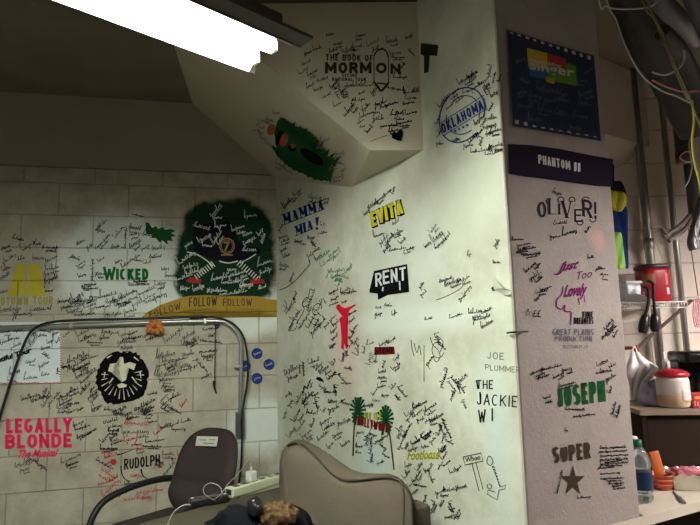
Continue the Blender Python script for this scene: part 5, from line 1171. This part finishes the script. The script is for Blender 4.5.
# coffee canister
cq = place(657.5, 3.05, zs + .005)
cn = thing('coffee_canister', 'red plastic coffee canister with a black lid on the wire shelf', 'canister', cq)
flat = lambda a, z: 1
def sq(a, z):
    c_, s_ = abs(math.cos(a)), abs(math.sin(a)); return 1 / ((c_ ** 3.2 + s_ ** 3.2) ** (1 / 3.2))
R0 = .075
lobj('can_body', lathe(B(), [(0, 0), (R0 * .95, 0), (R0, .01), (R0 * 1.01, .16), (R0 * 1.03, .185), (0, .185)], seg=40, fn=sq), M['redpl'], cn, True)
lobj('lid', lathe(B(), [(R0 * 1.04, .180), (R0 * 1.09, .184), (R0 * 1.10, .198), (R0 * 1.02, .203), (0, .203)], seg=40, fn=sq), M['blacklid'], cn, True, 'black lid')
def wrap(name, a0, a1, z0, z1, m, k=1.012):
    bm = B(); N = 12; a = []; b = []
    for i in range(N + 1):
        an = R(a0 + (a1 - a0) * i / N); r_ = R0 * sq(an, 0) * k
        a.append(bm.verts.new((r_ * math.cos(an), r_ * math.sin(an), z0))); b.append(bm.verts.new((r_ * math.cos(an), r_ * math.sin(an), z1)))
    for i in range(N): bm.faces.new((a[i], a[i + 1], b[i + 1], b[i]))
    return lobj(name, bm, m, cn)
wrap('front_print', 200, 252, .095, .15, M['label'], 1.02)
wrap('barcode_label', 292, 302, .04, .075, M['white'], 1.02)
wrap('text_label', 289, 300, .09, .155, mat('faded_red_label', (.62, .10, .13), .5), 1.02)
# clear container
pq2 = place(632.5, 3.03, zs + .005)
tb = thing('plastic_container', 'frosted clear plastic tub with a pale lid on the wire shelf', 'container', pq2, R(5))
bm = B(); box(bm, (0, 0, .05), (.085, .10, .10), bevel=.012, seg=3); lobj('tub', bm, M['clear'], tb, True)
bm = B(); box(bm, (0, 0, .107), (.096, .112, .016), bevel=.006, seg=2); lobj('lid', bm, M['whitepl'], tb, True)
bm = B(); box(bm, (.046, -.05, .035), (.012, .012, .04)); lobj('black_print', bm, M['blackpl'], tb)
o = obj('paper_tray', box(B(), (0, 0, 0), (.11, .10, .004), bevel=.001), M['whitepl']); o.location = place(643, 2.965, zs + .028); o.rotation_euler = (0, R(22), R(8)); tag(o, 'white plastic lid leaning against the red coffee canister', 'lid')
# hanging black cord ends
for i, (xt, yt, xb2, yb2, lab) in enumerate(((648, 290, 642.5, 333, 'left black cable end with plug hanging through the wire shelf'), (653, 284, 655, 332, 'right black cable end with plug hanging through the wire shelf'))):
    hg = thing('hanging_plug', lab, 'cable', at(xb2, yb2, 2.9), group=None)
    P0 = at(xt, yt, 2.90); P1_ = at(xt + .5, yt + 12, 2.895); P2_ = at(xb2 + 3 * (1 - i), yb2 - 18, 2.9); P3_ = at(xb2, yb2, 2.9)
    obj('cord', tube(B(), catmull([P0 + Vector((0, .05, .02)), P0, P1_, P2_], 5), .0085, 8), M['blackrub'], hg, True)
    obj('plug', tube(B(), catmull([P2_, P2_.lerp(P3_, .35), P2_.lerp(P3_, .75), P3_], 4), lambda k: .012 + .013 * math.sin(math.pi * min(1, k * .75 + .1)), 10), M['blackpl'], hg, True)
    bm = B(); bmesh.ops.create_icosphere(bm, subdivisions=1, radius=.006, matrix=Matrix.Translation(P3_)); obj('plug_tip', bm, M['whitepl'], hg)
# red/white striped cord coil at right edge
cc = at(697, 312, 2.93)
for k in range(1):
    t_ = thing('cord_coil', 'coil of pink and white cord hanging at the end of the wire shelf', 'cord', cc)
    for i in range(5):
        x = 693.5 + i * 1.9
        obj('loop', tube(B(), catmull([at(x + 1, 300, 2.93 + .006 * i), at(x, 305, 2.93 + .006 * i), at(x, 318, 2.93 + .006 * i), at(x + 2.5, 327, 2.93 + .006 * i), at(x + 5, 318, 2.945 + .006 * i), at(x + 5, 304, 2.945 + .006 * i), at(x + 1, 300, 2.94 + .006 * i)], 4), .0035, 6), M['stripe'], t_, True)
# white bag on a hook
hk = at(634, 349, 3.10)
o = obj('wall_hook', tube(B(), catmull([hk + Vector((0, .14, .0)), hk + Vector((0, .02, .005)), hk + Vector((0, -.03, -.008)), hk + Vector((0, -.03, .02))], 4), .010, 8), M['redtape'], None, True); tag(o, 'red wrapped hook holding the white bag', 'hook'); origin_to(o, hk)
bg = thing('carrier_bag', 'white plastic carrier bag hanging from the red hook', 'bag', at(632, 415, 3.06))
def bagmesh(yd):
    rows = [(352, 631, 639), (360, 628, 646), (365, 627, 661), (372, 627, 655), (380, 628.5, 648), (392, 630, 641), (405, 631, 638), (418, 632, 636.5)]
    bm = B(); G = []
    for ri, (y, x0, x1) in enumerate(rows):
        row = []
        for i in range(15):
            f = i / 14; amp = .012 + .010 * min(1, ri / 3)
            row.append(bm.verts.new(at(x0 + (x1 - x0) * f, y + (2.0 * math.sin(f * 9) if ri in (2, 7) else 0), yd + amp * math.sin(f * 16 + ri * .9) + .01 * math.sin(ri * 1.7 + f * 5))))
        G.append(row)
    for a, b in zip(G, G[1:]):
        for i in range(14): bm.faces.new((a[i], a[i + 1], b[i + 1], b[i]))
    return bm
o = obj('bag_body', bagmesh(3.03), M['bag'], bg, True); sd = o.modifiers.new('s', 'SOLIDIFY'); sd.thickness = .012; o.modifiers.new('sub', 'SUBSURF').render_levels = 2
obj('handle', tube(B(), catmull([at(632.5, 354, 3.03), at(633, 349, 3.05), at(634.5, 346.5, 3.06), at(636, 349, 3.05), at(637.5, 354, 3.03)], 4), .004, 6), M['bag'], bg, True)

# ------------------------------------------------------------------ hanging blue bag behind the column
bb = thing('hanging_bag', 'blue bag with yellow and lime panels hanging just behind the column', 'bag', at(622, 272, 2.75))
def ribbonmesh(left, right, y, th, nx=6):
    bm = B(); G = []
    for (l, r_) in zip(left, right):
        G.append([bm.verts.new(at(l[0] + (r_[0] - l[0]) * i / nx, l[1] + (r_[1] - l[1]) * i / nx, y + .012 * math.sin(i * 1.9 + l[1] * .2))) for i in range(nx + 1)])
    for a, b in zip(G, G[1:]):
        for i in range(nx): bm.faces.new((a[i], a[i + 1], b[i + 1], b[i]))
    return bm
def fab(name, l, r_, y, m, lab=None):
    o = obj(name, ribbonmesh(l, r_, y, .02), m, bb, True, lab); sd = o.modifiers.new('s', 'SOLIDIFY'); sd.thickness = .02; sd.offset = -1; o.modifiers.new('sub', 'SUBSURF').render_levels = 2
fab('blue_panel', [(606, 205), (607, 225), (608, 245), (610, 270)], [(626, 205), (627, 225), (628, 245), (630, 270)], 2.75, M['blueb'], 'blue fabric')
fab('black_collar', [(606, 181), (606, 190), (606, 200)], [(622, 181), (625, 188), (626, 200)], 2.735, M['blackb'], 'black fabric collar')
fab('yellow_panel', [(606, 190), (607, 200), (609, 208), (614, 212)], [(623, 192), (625.5, 200), (625, 208), (622, 212)], 2.72, M['yellowb'], 'yellow fabric')
fab('lime_panel', [(606, 232), (607, 245), (608, 258), (610, 270)], [(620.5, 232), (622, 245), (623, 258), (624, 270)], 2.72, M['lime'], 'lime green fabric')
obj('hang_loop', tube(B(), [at(613, 182, 2.74), at(613, 165, 2.76)], .006, 6), M['blackb'], bb)

# ------------------------------------------------------------------ pipes at the right
def pipe(name, label, a, b, r, m, coup=None):
    t_ = thing(name, label, 'pipe', b)
    obj('pipe_run', tube(B(), [a, b], r, 16), m, t_, True)
    for f in (coup or []):
        c_ = a.lerp(b, f); d = (b - a).normalized(); obj('coupling', tube(B(), [c_ - d * .03, c_ + d * .03], r * 1.25, 16), m, t_, True)
    return t_
def vert_pipe(px, py, y, r, m, label, z0=0., z1=ZC, coup=()):
    p = at(px, py, y); return pipe('vertical_pipe', label, Vector((p.x, p.y, z1 - .001)), Vector((p.x, p.y, z0)), r, m, coup)
vert_pipe(647.5, 230, 3.19, .024, M['galv'], 'thick grey vertical pipe behind the red canister', za + .002, coup=(.555,))
vert_pipe(674.5, 230, 3.20, .017, M['galv'], 'thinner grey vertical pipe right of the canister', za + .002)
vert_pipe(691, 180, 3.05, .030, M['darkpipe'], 'dark vertical pipe under the ducts at the right edge', at(697, 235, 3.05).z)
def diag(name, label, pts, ds, r, m, sm=5, cat='duct'):
    P = [at(x, y, d) for (x, y), d in zip(pts, ds)]
    o = obj(name, tube(B(), catmull(P, sm), r, 20), m, None, True); origin_to(o, P[-1]); return tag(o, label, cat)
diag('large_duct', 'thick black insulated duct slanting down from the top right', [(612, -60), (640, 20), (668, 70), (700, 128)], (2.0, 2.1, 2.2, 2.3), .085, M['duct'])
diag('metal_pipe', 'shiny grey pipe at the top slanting down right', [(640, -30), (664, 5), (684, 25), (694, 40)], (1.75, 1.8, 1.85, 1.95), .034, M['shinypipe'], cat='pipe')
diag('bent_pipe', 'dull grey elbowed pipe below the shiny one', [(662, 32), (676, 45), (686, 62), (697, 85), (702, 110)], (1.72, 1.75, 1.8, 1.85, 1.9), .026, M['darkpipe'], cat='pipe')
diag('corner_pipe', 'bluish grey pipe crossing the top right corner', [(684, -20), (694, 8), (708, 40)], (1.7, 1.75, 1.8), .022, M['shinypipe'], cat='pipe')
jp = diag('capped_pipe', 'stubby dark pipe with a red brown end below the ducts', [(676, 95), (681, 128), (684, 160)], (2.35, 2.38, 2.4), .032, M['darkpipe'], cat='pipe')
jc = obj('end_cap', tube(B(), [at(683.8, 152, 2.395), at(684.5, 163, 2.4)], .035, 16), mat('red_brown_cap', (.10, .02, .012), .5), jp, True)
# strut arm
sa = thing('bracket_arm', 'grey forked metal bracket slanting off the right hand pipe', 'bracket', at(665, 240, 2.98))
for dx in (0, 4.0):
    obj('arm', tube(B(), [at(664 + dx * 1.2, 237 + dx, 2.98), at(680 + dx, 226 + dx, 2.99), at(690 + dx * .5, 215 + dx, 3.03)], .013, 6), M['steel'], sa)
# big pale flex at the right
diag('flexible_duct', 'grey curved flexible hose hanging at the right edge', [(703, 198), (697, 222), (692, 240), (694, 250)], (2.7, 2.7, 2.7, 2.7), .022, M['shinypipe'], cat='hose')
def wirec(label, pts, d, r, m, cat='cable'):
    P = [at(x, y, d if isinstance(d, (int, float)) else d[i]) for i, (x, y) in enumerate(pts)]; r *= .72
    if pts[0][1] < 0: P.insert(0, Vector((P[0].x - .02, P[0].y, ZC - .002)))
    o = obj('loose_cable', tube(B(), catmull(P, 6), r, 6), m, None, True); origin_to(o, P[-1]); return tag(o, label, cat)
wirec('long tan cable running down in front of the black duct', [(640, -10), (655, 20), (665, 45), (677, 75), (688, 100)], 1.62, .0045, M['ywire'])
wirec('tan cable with a double twist down the duct', [(646, -10), (652, 12), (664, 36), (674, 62), (686, 90), (696, 115), (704, 135)], 1.60, .0045, M['ywire'])
wirec('bright yellow cable hanging down the right edge', [(692, 100), (694, 120), (692, 140), (694, 160), (699, 180), (703, 200)], 1.63, .005, M['ybright'])
wirec('white cable drooping left of the black duct', [(605, -10), (616, 20), (625, 45), (638, 70), (650, 83), (664, 92), (676, 96), (690, 103)], 1.64, .0035, M['wwire'])
wirec('cream cable looped across the top of the duct', [(598, -5), (606, 6), (620, 9), (645, 8), (655, 4), (662, -6)], 1.63, .004, M['wwire'])
wirec('grey cable curving round under the bent pipe', [(652, 72), (664, 75), (677, 70), (684, 60), (684, 50)], 1.62, .004, M['wwire'])
wirec('pink cable crossing the duct', [(652, 80), (664, 86), (676, 90), (686, 92), (698, 91)], 1.61, .004, M['pwire'])
wirec('thin white cable coiling round the red capped pipe', [(704, 146), (697, 158), (688, 162), (680, 158), (685, 152), (692, 152)], 2.3, .004, M['wwire'])
wirec('thin cream cable dangling below the capped pipe', [(696, 115), (696, 130), (689, 143), (692, 165), (689, 180), (683, 190)], 2.28, .004, M['wwire'])
wirec('white cable arching from the pipe to the grey bracket', [(652, 227), (656, 226), (662, 227), (668, 234), (676, 240), (684, 241)], 2.96, .004, M['wwire'])
wirec('white cord running down into the red canister lid', [(654, 238), (658, 248), (662, 258), (663, 265)], 3.1, .003, M['wwire'])
wirec('dark red cable hanging past the shelf end', [(688, 215), (689, 235), (692, 255), (695, 275), (698, 296)], 2.95, .004, M['redw'])
wirec('grey cable hanging in front of the right hand pipe', [(703, 200), (700, 215), (695, 228), (697, 240), (702, 238)], 2.5, .005, M['wwire'])

# ------------------------------------------------------------------ world
w = bpy.data.worlds.new('world'); S.world = w; w.use_nodes = True
w.node_tree.nodes['Background'].inputs[0].default_value = (.9, .92, .85, 1); w.node_tree.nodes['Background'].inputs[1].default_value = .004
